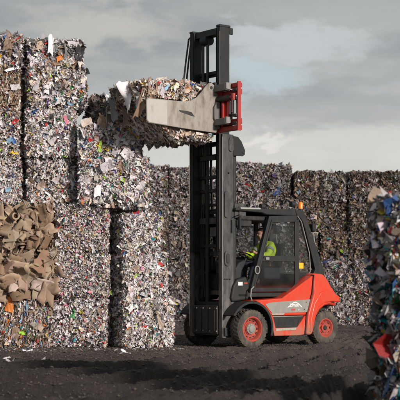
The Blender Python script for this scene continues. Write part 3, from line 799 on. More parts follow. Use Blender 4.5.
# silver panel with its pale lower strip, letters and emblem
sp = [(-.42, .945), (-.60, .985), (-1.775, 1.045), (-1.665, .755), (-.62, .745), (-.565, .80)]
pn = MB().prism(sp, YL + .003, YL + .012).build('silver_panel', M['silver'], T, .003)
MB().prism([(-.60, .742), (-.99, .742), (-.955, .705), (-.615, .705)], YL + .003, YL + .014).build('grip_strip', M['pale'], T, .002)
MB().prism([(-.735, .405), (-1.33, .415), (-1.33, .36), (-.725, .35)], YL - .02, YL + .012).build('step_tread', M['pale'], T, .004)
st = MB().prism([(-.665, .678), (-1.60, .678), (-1.37, .418), (-.735, .418)], YL - .10, YL - .06)
st.build('step_recess', M['silver'], T)
MB().prism([(-1.47, .60), (-1.54, .60), (-1.44, .47), (-1.40, .47)], YL - .06, YL - .03).build('step_vent', M['black'], T)
for x, z in ((-1.62, .98), (-1.565, .82)):
    MB().lathe([(0, YL + .012), (.013, YL + .012), (.013, YL + .018), (0, YL + .018)], (x, z), 10).build('screw', M['black'], pn)
def text(s, size, loc, mat, parent, name, shear=0.0, bold=.0, sx=1.0):
    cu = bpy.data.curves.new(name, 'FONT'); cu.body = s; cu.size = size; cu.extrude = .002; cu.shear = shear; cu.offset = bold
    o = bpy.data.objects.new(name, cu); COL.objects.link(o)
    bpy.context.view_layer.update()
    me = bpy.data.meshes.new_from_object(o.evaluated_get(bpy.context.evaluated_depsgraph_get()))
    bpy.data.objects.remove(o)
    me.materials.clear(); me.materials.append(mat)
    q = bpy.data.objects.new(name, me); link(q, parent)
    q.location = loc; q.rotation_euler = (R(90), 0, PI)   # reads from the near side
    q.scale = (sx, 1, 1)
    return q
text('Linde', .125, (-1.12, YL + .016, .885), M['white'], pn, 'lettering', .35, .002, 1.0)
em = MB(); m0 = [(-1.05, .868), (-1.15, .925), (-1.24, .985), (-1.31, .992), (-1.40, .955), (-1.46, .905), (-1.51, .868), (-1.47, .868), (-1.43, .898), (-1.38, .94), (-1.31, .972), (-1.25, .966), (-1.17, .915), (-1.10, .868)]
em.prism(m0, YL + .013, YL + .017); em.build('emblem', M['white'], pn)
text('H80', .055, (-1.17, YL + .016, .80), M['redmark'], pn, 'model_lettering', .2, .0015, 1.25)
text('D', .045, (-1.37, YL + .016, .80), M['white'], pn, 'model_lettering', .2, .001, 1.3)
# black seam
MB().prism([(-1.853, 1.60), (-1.872, 1.60), (-1.818, 1.20), (-1.645, .70), (-1.60, .25), (-1.585, .25), (-1.63, .70), (-1.80, 1.20)], .80, .915).build('panel_gap', M['black'], T)
# --- wheels
def wheel(cx, cz, y_out, side, r, w, rr, front):
    y1 = y_out * side; y0 = (y_out - w) * side; s = side
    prof = [(rr, y1 - .03 * s), (rr + .02, y1 - .004 * s), (rr + .05, y1), (r - .09, y1 + .006 * s), (r - .045, y1 - .004 * s), (r - .012, y1 - .03 * s), (r - .006, y1 - .06 * s), (r - .006, y0 + .06 * s), (r - .012, y0 + .03 * s), (r - .06, y0), (rr, y0 + .02 * s)]
    ty = MB().lathe(prof, (0, 0), 56)
    lug = MB()
    n = 30
    for k in range(n):
        for hh in (0, 1):
            t = 2 * PI * (k + .5 * hh) / n
            ya = y1 - .015 * s if hh == 0 else y0 + .015 * s
            yb = (y0 + y1) / 2 + (-.01 if hh else .01) * s
            dt = .075; da = .085
            vs = []
            for yy, tt in ((ya, t), (yb, t + .17)):
                for q, rad in ((-.5, r - .03), (.5, r - .03), (.42, r + .012), (-.42, r + .012)):
                    rad2 = rad - (.018 if (yy == ya and rad > r) else 0)
                    vs.append((rad2 * math.cos(tt + q * da), yy, rad2 * math.sin(tt + q * da)))
            lug.add(vs, [(0, 1, 2, 3), (7, 6, 5, 4), (0, 4, 5, 1), (1, 5, 6, 2), (2, 6, 7, 3), (3, 7, 4, 0)])
    ty.add(lug.v, lug.f)
    # rim: flange, dished well, disc with slots
    dsh = .10 if front else .05
    rim = MB().lathe([(rr + .012, y1 - .035 * s), (rr + .014, y1 - .012 * s), (rr - .012, y1 - .010 * s), (rr - .03, y1 - .03 * s), (rr - .045, y1 - dsh * s), (rr * .52, y1 - (dsh + .012) * s), (rr * .5, y1 - (dsh - .01) * s), (rr * .34, y1 - (dsh - .01) * s), (0.0, y1 - (dsh - .01) * s)], (0, 0), 48)
    wo = rim.build('wheel', M['rimred'], T); wo.location = (cx, 0, cz)
    ty.build('tyre', M['tyre'], wo, smooth=40)
    sl_ = MB(); nb = 12 if front else 8
    for k in range(nb):
        t = 2 * PI * k / nb; ra = rr - .06; rb = rr * .70; da = .5 * PI / nb * .95
        yy = y1 - (dsh - .016) * s
        vs = [(q * math.cos(t + a), y, q * math.sin(t + a)) for y in (yy, yy - .035 * s) for q, a in ((ra, -da), (ra, da), (rb, da), (rb, -da))]
        sl_ = MB().add(vs, [(0, 1, 2, 3), (7, 6, 5, 4), (0, 4, 5, 1), (1, 5, 6, 2), (2, 6, 7, 3), (3, 7, 4, 0)])
        sl_.build('rim_slot', M['black'], wo)
    hb = MB()
    if front:
        hb.lathe([(0, y1 - .02 * s), (.055, y1 - .02 * s), (.075, y1 - .03 * s), (.085, y1 - .05 * s), (.115, y1 - .06 * s), (.12, y1 - .10 * s)], (0, 0), 28)
        for k in range(10):
            t = 2 * PI * k / 10
            hb.lathe([(0, y1 - .045 * s), (.011, y1 - .045 * s), (.011, y1 - .07 * s)], (.1 * math.cos(t), .1 * math.sin(t)), 6)
        hb.build('hub', M['hub'], wo)
    else:
        hb.lathe([(0, y1 - .02 * s), (.045, y1 - .02 * s), (.055, y1 - .035 * s), (.062, y1 - .06 * s)], (0, 0), 20)
        hb.build('hub', M['black'], wo)
        for k in range(8):
            t = 2 * PI * (k + .5) / 8
            nt_ = MB(); nt_.lathe([(0, y1 - .035 * s), (.015, y1 - .035 * s), (.015, y1 - .06 * s)], (.098 * math.cos(t), .098 * math.sin(t)), 6)
            nt_.build('wheel_nut', M['rimred'], wo)
    return wo
for s in (1, -1):
    wheel(0, .415, 1.0, s, .425, .31, .262, True)
    w_ = wheel(-2.2, .39, .95, s, .395, .29, .205, False)

# --- mast
def channel(m, f0, f1, l, wl, z0, z1, t=.045, side=1):
    """upright of C section, web on the outside (side=+1 is the near side)"""
    a, c = (l, l - side * wl)
    m.box(f0, f1, l - side * t, l, z0, z1)
    m.box(f0, f0 + t, c, l - side * t, z0, z1)
    m.box(f1 - t, f1, c, l - side * t, z0, z1)
om = MB()
for s in (1, -1):
    channel(om, .22, .53, .60 * s, .14, .22, 4.66, side=s)
for z in (1.15, 2.02, 2.95, 4.18):
    om.box(.20, .27, -.46, .46, z, z + (.10 if z != 2.95 else .07))
om.box(.22, .30, -.46, .46, 4.45, 4.55)
ml = om.build('outer_mast', M['mastgrey'], T, .008)
MB().box(.25, .50, -.66, .66, .26, .44).box(.46, .57, -.455, .455, .30, .92).box(.05, .24, .3, .62, .3, .95).box(.05, .24, -.62, -.3, .3, .95).build('mast_foot', M['black'], T, .012)
im = MB()
for s in (1, -1):
    channel(im, .29, .56, .545 * s, .11, 2.1, 7.02, side=s)
    im.box(.30, .56, s * .40, s * .415, 2.1, 7.0)
for z in (6.86, 6.02, 3.72, 3.42, 2.20):
    im.box(.30 if z > 6.5 else .28, .42 if z < 6.5 else .52, -.42, .42, z, z + (.14 if z > 6.5 else .07))
im.box(.27, .57, .42, .555, 7.0, 7.05); im.box(.27, .57, -.555, -.42, 7.0, 7.04)
im.box(.19, .29, .50, .545, 6.86, 7.0)
io = im.build('inner_mast', M['mast'], T, .008)
MB().box(.30, .36, -.42, .42, 5.98, 6.06).box(.36, .42, -.40, -.14, 5.62, 6.0).box(.36, .42, .24, .40, 5.62, 6.0).build('mast_bracket', M['mast'], T, .006)
# lift cylinders and chains
for l, z0, z1 in ((-.10, 3.3, 6.86), (-.10, .5, 3.6)):
    c = MB().tube([(.40, l, z0), (.40, l, z1)], .052 if z0 < 3 else .032, 16).build('lift_cylinder', M['mast'] if z0 < 3 else M['black'], T)
for s in (1, -1):
    c = MB().tube([(.13, .50 * s, .45), (.13, .50 * s, 4.35)], .05, 14).build('lift_cylinder', M['mast'], T)
    MB().tube([(.13, .50 * s, 4.35), (.13, .50 * s, 4.60)], .03, 12).build('piston_rod', M['chrome'], c)
for l in (-.02, -.18):
    MB().box(.45, .475, l - .03, l + .03, 4.9, 6.8).build('lift_chain', M['black'], T)
MB().tube([(.42, -.22, 6.80), (.42, -.0, 6.80)], .12, 20).build('chain_pulley', M['mast'], T)
# lower chain block
MB().box(.42, .50, -.25, .30, 4.12, 4.22).box(.42, .50, -.12, .0, 4.2, 4.5).build('mast_crosshead', M['mast'], T, .008)
# hoses looping over the far upright
for k in (0, 1):
    pts = [(.30 + .06 * k, -.56, 6.92), (.36 + .06 * k, -.62, 7.0), (.44 + .07 * k, -.66, 6.9), (.50 + .075 * k, -.68, 6.4), (.56 + .08 * k, -.72, 5.7), (.62 + .08 * k, -.72, 5.3)]
    MB().tube(pts, .02, 8).build('hydraulic_hose', M['black'], T)
for k, l in enumerate((.30, .36, -.30, -.37)):
    pts = [(.36, l, 5.6), (.37, l + .02, 4.6), (.35, l, 3.4), (.36, l - .03, 2.2), (.33, l, 1.1)]
    MB().tube(pts, .016, 8).build('hydraulic_hose', M['black'], T)
# capsules, ear plates and brackets on the near face of the upright
def capsule(z0, z1, f, y, w, mat, name, par, t=.025):
    r = w / 2
    o_ = arc(f, z1 - r, r, 0, 180, 8) + arc(f, z0 + r, r, 180, 360, 8)
    return MB().prism(o_, y, y + t).build(name, mat, par, .006)
for s in (1, -1):
    y = .60 if s > 0 else -.625
    capsule(2.83, 3.42, .42, y + .002 * s, .13, M['mastgrey'], 'roller_cover', ml)
    capsule(4.28, 4.60, .30, y + .002 * s, .12, M['mastgrey'], 'roller_cover', ml)
    lo_ = capsule(1.78, 2.12, .40, y + .002 * s, .16, M['mastgrey'], 'tilt_bearing', ml)
    capsule(1.84, 2.06, .40, y + (.028 if s > 0 else -.012), .085, M['black'], 'bearing_slot', lo_, .012)
    ear = [(.24, 4.63), (.10, 4.62), (.0, 4.52), (-.10, 4.33), (-.09, 4.24), (-.03, 4.20), (.24, 4.20)]
    e_ = MB().prism(ear, y - .015, y + .012).build('ear_plate', M['mast'], ml, .006)
    MB().lathe([(0, y + .012 * 1), (.025, y + .012), (.025, y + .028), (0, y + .028)], (-.05, 4.28), 12).build('pin', M['black'], e_)
    MB().box(-.12, .20, y - .02, y + .02, 2.84, 3.16).box(-.10, .10, y - .06, y + .05, 2.88, 3.10).build('mast_bracket', M['mastgrey'], ml, .03)
    for q in range(4): MB().lathe([(0, y + .026), (.013, y + .026), (.013, y + .002), (0, y + .002)], (.33 + .05 * q, 1.50), 8).build('bolt', M['black'], ml)
    MB().lathe([(0, y + .03), (.02, y + .03), (.02, y), (0, y)], (.36, 3.82), 10).build('bolt', M['black'], ml)
for s in (1, -1):
    MB().box(.531, .536, .600 * s, .588 * s, .45, 4.6).build('edge_glint', M['lamp'], ml)  # bright strips put in as glints where light catches the mast edges
    MB().box(.5605, .565, .545 * s, .536 * s, 2.15, 6.9).build('edge_glint', M['hub'], io)
for l in (-.36, -.12, .12, .36):
    MB().box(.57, .585, l - .02, l + .02, .34, .88).build('foot_rib', M['black'], T, .004)
    for z in (.36, .86):
        MB().tube([(.57, l + .09, z), (.592, l + .09, z)], .016, 8).build('bolt', M['hub'], T)
for k in range(3):
    l = -.22 + .028 * k
    MB().tube([(.26, l, 5.9), (.25, l + .01, 5.2), (.23, l - .01, 3.9), (.20, l, 3.0), (.14, l + .02, 2.2)], .013, 8).build('hydraulic_hose', M['black'], T)
MB().box(.30, .40, -.42, .42, 2.72, 2.86).build('cross_member', M['mastgrey'], T, .01)
MB().box(.22, .30, -.44, .44, 3.12, 3.18).build('cross_member', M['mastgrey'], T, .01)
MB().box(.12, .24, -.30, .10, 2.45, 2.66).build('valve_block', M['hub'], T, .01)
# tilt cylinders
for s in (1, -1):
    MB().tube([(.24, .50 * s, .62), (-.55, .50 * s, .80)], .055, 14).build('tilt_cylinder', M['black'], T)

# --- carriage and paper clamp
CZ0, CZ1 = 4.66, 5.66
cf = MB()
cf.box(.64, .76, -1.40, 1.42, CZ1 - .09, CZ1)
cf.box(.64, .76, -1.40, 1.42, CZ0, CZ0 + .10)
for l0 in (1.42, -1.45): cf.box(.69, .78, l0, l0 + .03, CZ0 - .02, CZ1 + .02)
cf.box(.66, .74, .62, .84, CZ0 + .1, CZ1 - .09)
cf.box(.62, .70, -1.38, 1.40, CZ1 - .24, CZ1 - .13); cf.box(.60, .66, -1.38, .95, CZ0 + .13, CZ1 - .2)
cf.box(.62, .70, -1.38, 1.40, CZ0 + .13, CZ0 + .25)
for l in (-.6, -.2, .2, 1.0, 1.25): cf.box(.60, .63, l - .03, l + .03, CZ0 + .1, CZ1 - .1)
clamp = cf.build('clamp_frame', M['redclamp'], T, .008)
MB().box(.60, .64, .50, 1.05, CZ0 + .05, CZ0 + .42).box(.60, .66, -.50, .50, CZ0 - .02, CZ1 + .12).box(.60, .74, -.60, -.30, CZ1, CZ1 + .14).build('fork_carriage', M['mast'], T, .01)
for l, z in ((1.30, CZ1 - .15), (1.30, CZ0 + .15), (1.30, CZ1 - .33), (1.30, CZ0 + .31)):
    MB().box(.70, .80, l - .02, l + .11, z - .03, z + .03).build('slide_stop', M['black'], clamp, .006)
for l in (1.10, 1.22, 1.34):
    MB().box(.70, .73, l - .025, l + .01, CZ0 + .36, CZ1 - .36).build('guide_bar', M['hub'], clamp, .004)
cyl = MB().tube([(.80, .78, CZ1 - .30), (.80, 1.25, CZ1 - .30)], .062, 18).tube([(.80, .70, CZ1 - .30), (.80, .79, CZ1 - .30)], .04, 14).build('clamp_cylinder', M['black'], clamp)
MB().tube([(.80, 1.255, CZ1 - .30), (.80, 1.36, CZ1 - .30)], .05, 14).tube([(.80, 1.32, CZ1 - .37), (.80, 1.32, CZ1 - .23)], .05, 14).build('cylinder_eye', M['redclamp'], cyl)
for s in (1, -1):
    PL = .775 * s
    ya, yb = (PL - .03, PL + .0) if s > 0 else (PL, PL + .03)
    # paddle arm: plate with an ear, fingers split by a slot
    pad = [(.80, 4.68), (.84, 4.64), (1.4, 4.66), (2.60, 4.73), (2.65, 4.78), (2.66, 5.20), (2.62, 5.245), (1.70, 5.245), (1.52, 5.28), (1.36, 5.36), (1.22, 5.50), (1.12, 5.62), (1.04, 5.69), (.96, 5.71), (.89, 5.66), (.84, 5.56), (.74, 5.35), (.72, 5.20), (.76, 5.0)]
    # slot cut in from the middle: outline goes round it
    arm = MB()
    arm.prism(pad, ya, yb)
    ao = arm.build('clamp_arm', M['steel'], T, .008)
    y2 = yb if s > 0 else ya - .004
    MB().prism([(1.83, 5.055), (1.80, 5.02), (1.50, 4.955), (1.42, 4.945), (1.50, 5.035), (1.62, 5.05)], y2 - .001, y2 + .005).build('finger_slot', M['dirthole'] if 'dirthole' in M else M['black'], ao)
    # welded grip skin on the tip
    MB().prism([(2.13, 4.715), (2.59, 4.742), (2.642, 4.79), (2.645, 5.19), (2.60, 5.23), (2.13, 5.23)], y2 + .0005, y2 + .007).build('tip_plate', M['steelb'] if 'steelb' in M else M['steel'], ao, .003)
    MB().lathe([(0, y2 + .009), (.035, y2 + .009), (.035, y2 - .004), (0, y2 - .004)], (.97, 5.60), 14).build('pivot_hole', M['black'], ao)
    # slide beams running out through the frame
    for z in (CZ1 - .075, CZ0 + .20):
        MB().box(.78, .90, PL, PL + s * .40, z - .07, z + .07).build('slide_beam', M['greyblock'], ao, .008)
        MB().box(.775, .905, PL + s * .36, PL + s * .44, z - .05, z + .085).build('slide_block', M['hub'], ao, .006)
    MB().prism([(.80, 4.72), (.93, 4.95), (.93, 5.18), (.86, 5.30), (.78, 5.30), (.78, 4.72)], PL, PL + s * .06).build('arm_gusset', M['greyblock'], ao, .006)

# --- cab
cab = MB()
for s in (1, -1):
    y = .70 * s
    cab.bar((-.17, y, 1.22), (-.72, y, 2.90), .085, .10, (0, 1, 0))
    cab.bar((-.70, y, 2.86), (-1.52, y, 2.90), .08, .09)
    cab.bar((.20, .56 * s, 1.1), (.23, .56 * s, 2.98), .06, .07, (0, 1, 0))
fr_ = cab.build('cab_frame', M['plastic'], T, .012)
# roof with curved rear pillars running down to the counterweight
MB().prism([(.26, 3.00), (.24, 3.06), (-.50, 3.075), (-.60, 3.05), (-.75, 3.055), (-1.48, 3.085), (-1.62, 3.05), (-1.66, 2.98), (-1.55, 2.93), (-.62, 2.93), (-.50, 2.97)], -.70, .72).build('roof', M['plastic'], T, .02, 3)
MB().tube([(.14, .735, 3.045), (-.42, .735, 3.055)], .022, 10).build('roof_light_strip', M['lamp'], T)
for s in (1, -1):
    y0 = (.60 if s > 0 else -.74); y1 = y0 + .14
    pil = [(-1.46, 3.07), (-1.60, 3.075), (-1.74, 2.98), (-1.84, 2.80), (-2.33, 1.70), (-2.33, 1.60), (-1.98, 1.60), (-2.06, 1.72), (-1.76, 2.62), (-1.68, 2.80), (-1.58, 2.90), (-1.50, 2.93)]
    p_ = MB().prism(pil, y0, y1).build('rear_pillar', M['plastic'], T, .015)
    for k in range(6):
        t = .12 + .15 * k
        cx = -1.80 + (-2.20 + 1.80) * t; cz = 2.74 + (1.75 - 2.74) * t
        q = MB().prism([(cx - .045, cz - .03), (cx + .045, cz + .0), (cx + .035, cz + .055), (cx - .055, cz + .025)], y0 - .004, y1 + .004)
        q.build('pillar_slot', M['black'], p_)
    # handrail along the pillar
    MB().tube([(-1.50, y1 + .012 if s > 0 else y0 - .012, 2.93), (-1.62, y1 + .012 if s > 0 else y0 - .012, 2.80), (-1.86, y1 + .012 if s > 0 else y0 - .012, 2.10), (-1.90, y1 + .012 if s > 0 else y0 - .012, 1.66)], .012, 8).build('grab_rail', M['hub'], p_)
# floor, dash, seat box, engine hood, rear wall
MB().box(-1.6, .15, -.66, .66, 1.10, 1.20).box(-1.75, -1.52, -.62, .62, 1.1, 1.62).prism([(-1.5, 1.45), (-1.60, 1.62), (-1.95, 1.66), (-2.1, 1.6), (-2.1, 1.2), (-1.5, 1.2)], -.60, .60).build('engine_cover', M['plastic'], T, .02)
dash = [(-.05, 1.18), (.22, 1.18), (.26, 1.40), (.20, 1.62), (.02, 1.86), (-.14, 1.93), (-.20, 1.88), (-.08, 1.70), (-.02, 1.45)]
do = MB().prism(dash, -.52, .54).build('dashboard', M['plastic'], T, .03, 3)
MB().prism([(.10, 1.30), (.20, 1.30), (.20, 1.40), (.10, 1.40)], .541, .546).build('sticker', M['white'], do)
fpan = [(-.16, 1.05), (.30, 1.0), (.33, 1.10), (.27, 1.35), (.16, 1.50), (-.10, 1.56), (-.20, 1.30)]
fo = MB().prism(fpan, .42, .66).build('front_cowl', M['plastic'], T, .04, 4); MB().prism(fpan, -.66, -.42).build('front_cowl', M['plastic'], T, .04, 4)
MB().box(.02, .14, .662, .666, 1.36, 1.44).build('sticker', M['white'], fo)
MB().box(-.02, -.12, .662, .666, 1.40, 1.425).build('sticker', M['redmark'], fo)
# small controls and pipes in front of the cab
for i, (f, l, z, h_) in enumerate(((.30, .3, 1.75, .22), (.28, -.1, 1.7, .3), (.26, .15, 1.62, .2), (.30, -.3, 1.95, .25))):
    MB().box(f - .05, f + .05, l - .07, l + .07, z, z + h_).build('valve_block', M['mast'], T, .015)
MB().tube([(.30, -.42, 1.20), (.30, -.40, 1.6), (.30, -.20, 1.75), (.30, -.18, 1.2)], .022, 8).build('hydraulic_hose', M['hub'], T)
MB().box(-1.5, .10, -.60, .60, 2.80, 2.90).box(-.30, .12, -.60, .60, 2.66, 2.80).build('headliner', M['black'], T, .02)  # headliner and console added to darken the cab interior
MB().box(-.95, -.35, -.64, -.36, 1.2, 1.95).build('side_console', M['black'], T, .03)
MB().box(-.60, -.50, -.62, -.58, 1.3, 2.85).build('far_pillar', M['black'], T, .01)
MB().box(-.06, .02, -.56, -.40, 1.9, 2.20).build('display_unit', M['black'], T, .015)
# steering wheel
swc = Vector((-.55, .10, 2.02)); ax = Vector((-.45, 0, .9)).normalized()
u_ = Vector((0, 1, 0)); v_ = ax.cross(u_)
ring = [swc + (u_ * math.cos(2 * PI * k / 24) + v_ * math.sin(2 * PI * k / 24)) * .18 for k in range(25)]
sw = MB().tube(ring, .015, 8, False).tube([swc - ax * .35, swc], .03, 10)
for k in range(3): sw.bar(swc, swc + (u_ * math.cos(2 * PI * k / 3) + v_ * math.sin(2 * PI * k / 3)) * .18, .02)
sw.build('steering_wheel', M['black'], T)
# seat
se = MB().box(-1.36, -.88, -.20, .34, 1.50, 1.76).build('seat', M['navy'], T, .04, 3)
MB().prism([(-1.33, 1.74), (-1.42, 1.76), (-1.50, 2.30), (-1.44, 2.33)], -.19, .32).build('seat_back', M['navy'], se, .04, 3)
MB().box(-1.15, -.85, .30, .38, 1.78, 1.84).build('armrest', M['plastic'], se, .02)
MB().tube([(-.88, .34, 1.84), (-.80, .34, 2.02)], .018, 8).build('control_lever', M['black'], se)
MB().bar((-1.02, .40, 1.94), (-.98, .40, 1.80), .05, .02).build('seat_belt', M['orange'], se)
# near and far doors
for s in (1, -1):
    yo = .745 * s; yi = yo - .045 * s
    dm = MB()
    dm.bar((-.235, (yo + yi) / 2, 1.30), (-.765, (yo + yi) / 2, 2.81), .045, .075, (0, 1, 0))
    dm.bar((-.74, (yo + yi) / 2, 2.79), (-1.47, (yo + yi) / 2, 2.83), .045, .075)
    dm.box(-1.44, -1.53, yi, yo, 1.36, 2.85)
    dm.bar((-.19, (yo + yi) / 2, 1.265), (-1.36, (yo + yi) / 2, 1.265), .045, .09)
    dm.bar((-1.33, (yo + yi) / 2, 1.25), (-1.52, (yo + yi) / 2, 1.40), .045, .08)
    dm.prism([(-.47, 1.895), (-.55, 2.015), (-1.45, 2.015), (-1.45, 1.895)], min(yi, yo) + .004, max(yi, yo) - .004)
    d_ = dm.build('door', M['plastic'], T, .01)
    ym = (yi + yo) / 2
    gm_ = M['glass'] if s > 0 else M['glass2']
    MB().prism([(-.56, 2.01), (-.82, 2.75), (-1.45, 2.78), (-1.45, 2.01)], ym - .003, ym + .003).build('window_pane', gm_, d_)
    MB().prism([(-.25, 1.30), (-.46, 1.90), (-1.45, 1.90), (-1.45, 1.38), (-1.35, 1.30)], ym - .003, ym + .003).build('window_pane', gm_, d_)
    MB().prism([(-1.54, 1.45), (-1.54, 2.86), (-1.62, 2.80), (-1.70, 2.62), (-1.93, 1.72), (-1.84, 1.62), (-1.6, 1.48)], ym - .003, ym + .003).build('window_pane', M['glass'], T)
    MB().bar((-1.545, ym, 1.45), (-1.545, ym, 2.88), .03, .03, (0, 1, 0)).build('window_post', M['plastic'], T)
    MB().box(-.56, -.66, yo - (.0 if s > 0 else .03), yo + (.03 if s > 0 else 0), 1.925, 1.985).build('door_handle', M['hub'], d_, .008)
    MB().box(-1.57, -1.70, ym + .006, ym + .010, 1.74, 1.87).build('sticker', M['yellow'], T)
    # looped grab handle at the foot of the pillar
    lp = [(-.31 + .065 * math.cos(t), yo + .03 * s, 1.70 + .085 * math.sin(t)) for t in [2 * PI * k / 16 for k in range(17)]]
    MB().tube(lp, .014, 8, False).build('grab_handle', M['hub'], T)
    MB().tube([(-.13, .80 * s, 1.03), (-.08, .82 * s, 1.12), (-.10, .82 * s, 1.28), (-.19, .79 * s, 1.33)], .016, 8).build('grab_handle', M['hub'], T)
# fire extinguisher inside the far front post
ex = MB().tube([(-.10, -.38, 2.14), (-.10, -.38, 2.44)], .065, 16).ball((-.10, -.38, 2.44), .065, 12).build('fire_extinguisher', M['extred'], T)
MB().box(-.03, -.033, -.43, -.33, 2.22, 2.34).build('sticker', M['yellow'], ex)
MB().tube([(-.10, -.38, 2.5), (-.10, -.38, 2.56), (-.04, -.38, 2.57)], .016, 8).build('valve', M['black'], ex)
# far windscreen and rear window
MB().prism([(.195, 1.60), (.215, 2.93), (.220, 2.93), (.20, 1.60)], -.54, .54).build('windscreen', M['glass2'], T)
MB().prism([(-1.62, 1.68), (-1.66, 2.90), (-1.665, 2.90), (-1.625, 1.68)], -.58, .58).build('rear_window', M['glass'], T)
# beacon, work lamps, mirror
MB().box(-2.02, -1.86, .28, .44, 3.02, 3.06).tube([(-1.94, .36, 3.04), (-1.94, .36, 3.12)], .055, 14).bar((-1.55, .36, 3.05), (-2.0, .36, 3.04), .05, .03).build('beacon_mount', M['plastic'], T, .006)
MB().tube([(-1.94, .36, 3.12), (-1.94, .36, 3.24), (-1.94, .36, 3.27), (-1.94, .36, 3.285)], [.06, .056, .045, .02], 18).build('beacon', M['orange'], T)
def lampbox(f, l, z, name, lens=-1, r=.075, par=T):
    m = MB().tube([(f - .05, l, z), (f + .05, l, z)], [r, r * .85] if lens < 0 else [r * .85, r], 16)
    m.bar((f, l, z - r), (f, l, z - r - .06), .03)
    o = m.build(name, M['plastic'], par, .006)
    x = f + .052 * lens
    MB().tube([(x - .003, l, z), (x + .003, l, z)], r * .8, 16).build('lens', M['lens'], o)
    return o
lampbox(-1.50, .58, 3.20, 'work_lamp')
lampbox(-1.50, -.50, 3.20, 'work_lamp')
lampbox(.16, .52, 3.14, 'work_lamp', 1)
lampbox(.16, -.52, 3.14, 'work_lamp', 1)
mi = MB().box(-2.10, -2.0, .56, .72, 2.58, 2.78).build('rear_lamp', M['plastic'], T, .03)
MB().tube([(-2.06, .66, 2.6), (-2.2, .66, 1.62)], .018, 8).build('lamp_post', M['hub'], mi)
mi2 = MB().box(-2.10, -2.0, -.72, -.56, 2.58, 2.78).build('rear_lamp', M['plastic'], T, .03)
MB().tube([(-2.06, -.66, 2.6), (-2.2, -.66, 1.62)], .018, 8).build('lamp_post', M['hub'], mi2)
MB().bar((.22, .56, 2.85), (.26, .86, 2.90), .02).box(.24, .29, .82, .90, 2.58, 2.86).build('side_mirror', M['plastic'], T, .012)

# ------------------------------------------------------------------ the lifted bale
hx, hy, _ = TW(1.72, -.02)
HW = 1.78
def held_warp(V):
    x, y, z = V[:, 0].copy(), V[:, 1].copy(), V[:, 2].copy()
    t = np.clip((.3 - x) / 1.2, 0, 1)                       # towards the free end
    V[:, 0] = x + t * np.clip(.6 - z, 0, 1) * .35           # the end leans back underneath
    V[:, 2] = z - .05 * np.sin(np.clip((x + .9) / 1.8, 0, 1) * PI) * np.clip(.6 - z, 0, 1) - .05 * t * (z > .8) + np.clip((-.25 - x) / .65, 0, 1.2) * np.clip(.75 - z, 0, 1) * .42
    return V
hb_ = bale('lifted bale of mixed paper and board gripped between the steel clamp arms', hx, hy, 4.50, HW, 1.36, 1.17, 'held', 37,
     None, dens=2100, size=.029, faces='flrtu', ragged=.06, dim=1.3, name='paper_bale', press=('f', .42, 1.3, .14, .82, .085), tilt=.75, warp=held_warp,
     extras=[('f', -.80, .95, .18, .05, 'kraft', 1.7), ('f', -.70, 1.02, .14, .04, 'tan', 1.5), ('f', -.62, 1.0, .15, .035, 'kraft', 1.75), ('f', -.86, .5, .15, .05, 'dbrown', 1.6), ('f', -.55, .16, .12, .04, 'tan', .5),
             ('f', .1, .10, .14, .04, 'tan', .1), ('f', .5, .12, .10, .03, 'cream', -.1), ('f', -.1, 1.08, .10, .05, 'cream', .9), ('f', -.35, 1.05, .09, .05, 'lblue', .8), ('f', .15, 1.0, .09, .06, 'tan', .2),
             ('l', .3, .95, .22, .07, 'tan', 1.9), ('l', .0, .85, .24, .08, 'cream', 1.2), ('l', -.35, .8, .25, .06, 'kraft', 1.6), ('l', .5, .6, .2, .08, 'white', .9), ('l', -.1, .4, .2, .08, 'kraft', 2.2), ('l', .35, .4, .18, .07, 'lgrey', .4),
             ('t', -.7, 1.0, .2, .08, 'grey', .4), ('t', -.6, .4, .2, .08, 'dbrown', 1.0)])
rng = np.random.default_rng(77)
# loose torn ends at the free end
for nme, P_, n_o, A_, a2, b2, c_n in (('loose_sheet', (-.97, -.12, .84), (-1, -.5, .1), (-.15, .25, 1), .36, .12, 'white'),
                             ('cardboard_flap', (-.88, -.60, .72), (-.8, -1, 0), (.25, 0, 1), .34, .11, 'kraft'),
                             ('cardboard_flap', (-.91, .05, .5), (-1, -.2, 0), (.1, .3, 1), .30, .10, 'dbrown'),
                             ('cardboard_flap', (-.9, .40, .6), (-1, -.3, .2), (.0, .4, 1), .26, .10, 'grey')):
    V_, Q_ = patches(rng, np.array([P_], float), nrm(np.array([n_o], float)), np.array([A_], float), np.array([a2]), np.array([b2]), .45, .04, 7)
    o = bpy.data.objects.new(nme, np_mesh(nme, V_, Q_, np.repeat(np.array([PAL[c_n]]) * np.array([[1, 1, 1, .2]]), 49, axis=0), M['scrap'], True)); link(o, hb_)

# ------------------------------------------------------------------ driver
def skin_fig(name, pts, edges, mat, parent=None, sub=2):
    me = bpy.data.meshes.new(name)
    me.from_pydata([p[:3] for p in pts], edges, [])
    o = bpy.data.objects.new(name, me); COL.objects.link(o)
    md = o.modifiers.new('Skin', 'SKIN'); md.use_smooth_shade = True
    for i, p in enumerate(pts):
        sv = me.skin_vertices[0].data[i]
        r = p[3]; sv.radius = (r, r) if not isinstance(r, tuple) else r
        sv.use_root = (i == 0)
    ss = o.modifiers.new('Sub', 'SUBSURF'); ss.levels = sub; ss.render_levels = sub
    bpy.context.view_layer.update()
    m2 = bpy.data.meshes.new_from_object(o.evaluated_get(bpy.context.evaluated_depsgraph_get()))
    m2.name = name; m2.materials.clear(); m2.materials.append(mat)
    bpy.data.objects.remove(o)
    q = bpy.data.objects.new(name, m2); link(q, parent); return q
px_, py_, pz_ = -1.04, .02, 1.64   # seat contact
def rel(f, l, z, r): return (f - px_, l - py_, z - pz_, r)
wrL = Vector((-.50, .26, 2.03)); wrR = Vector((-.50, -.14, 2.03))
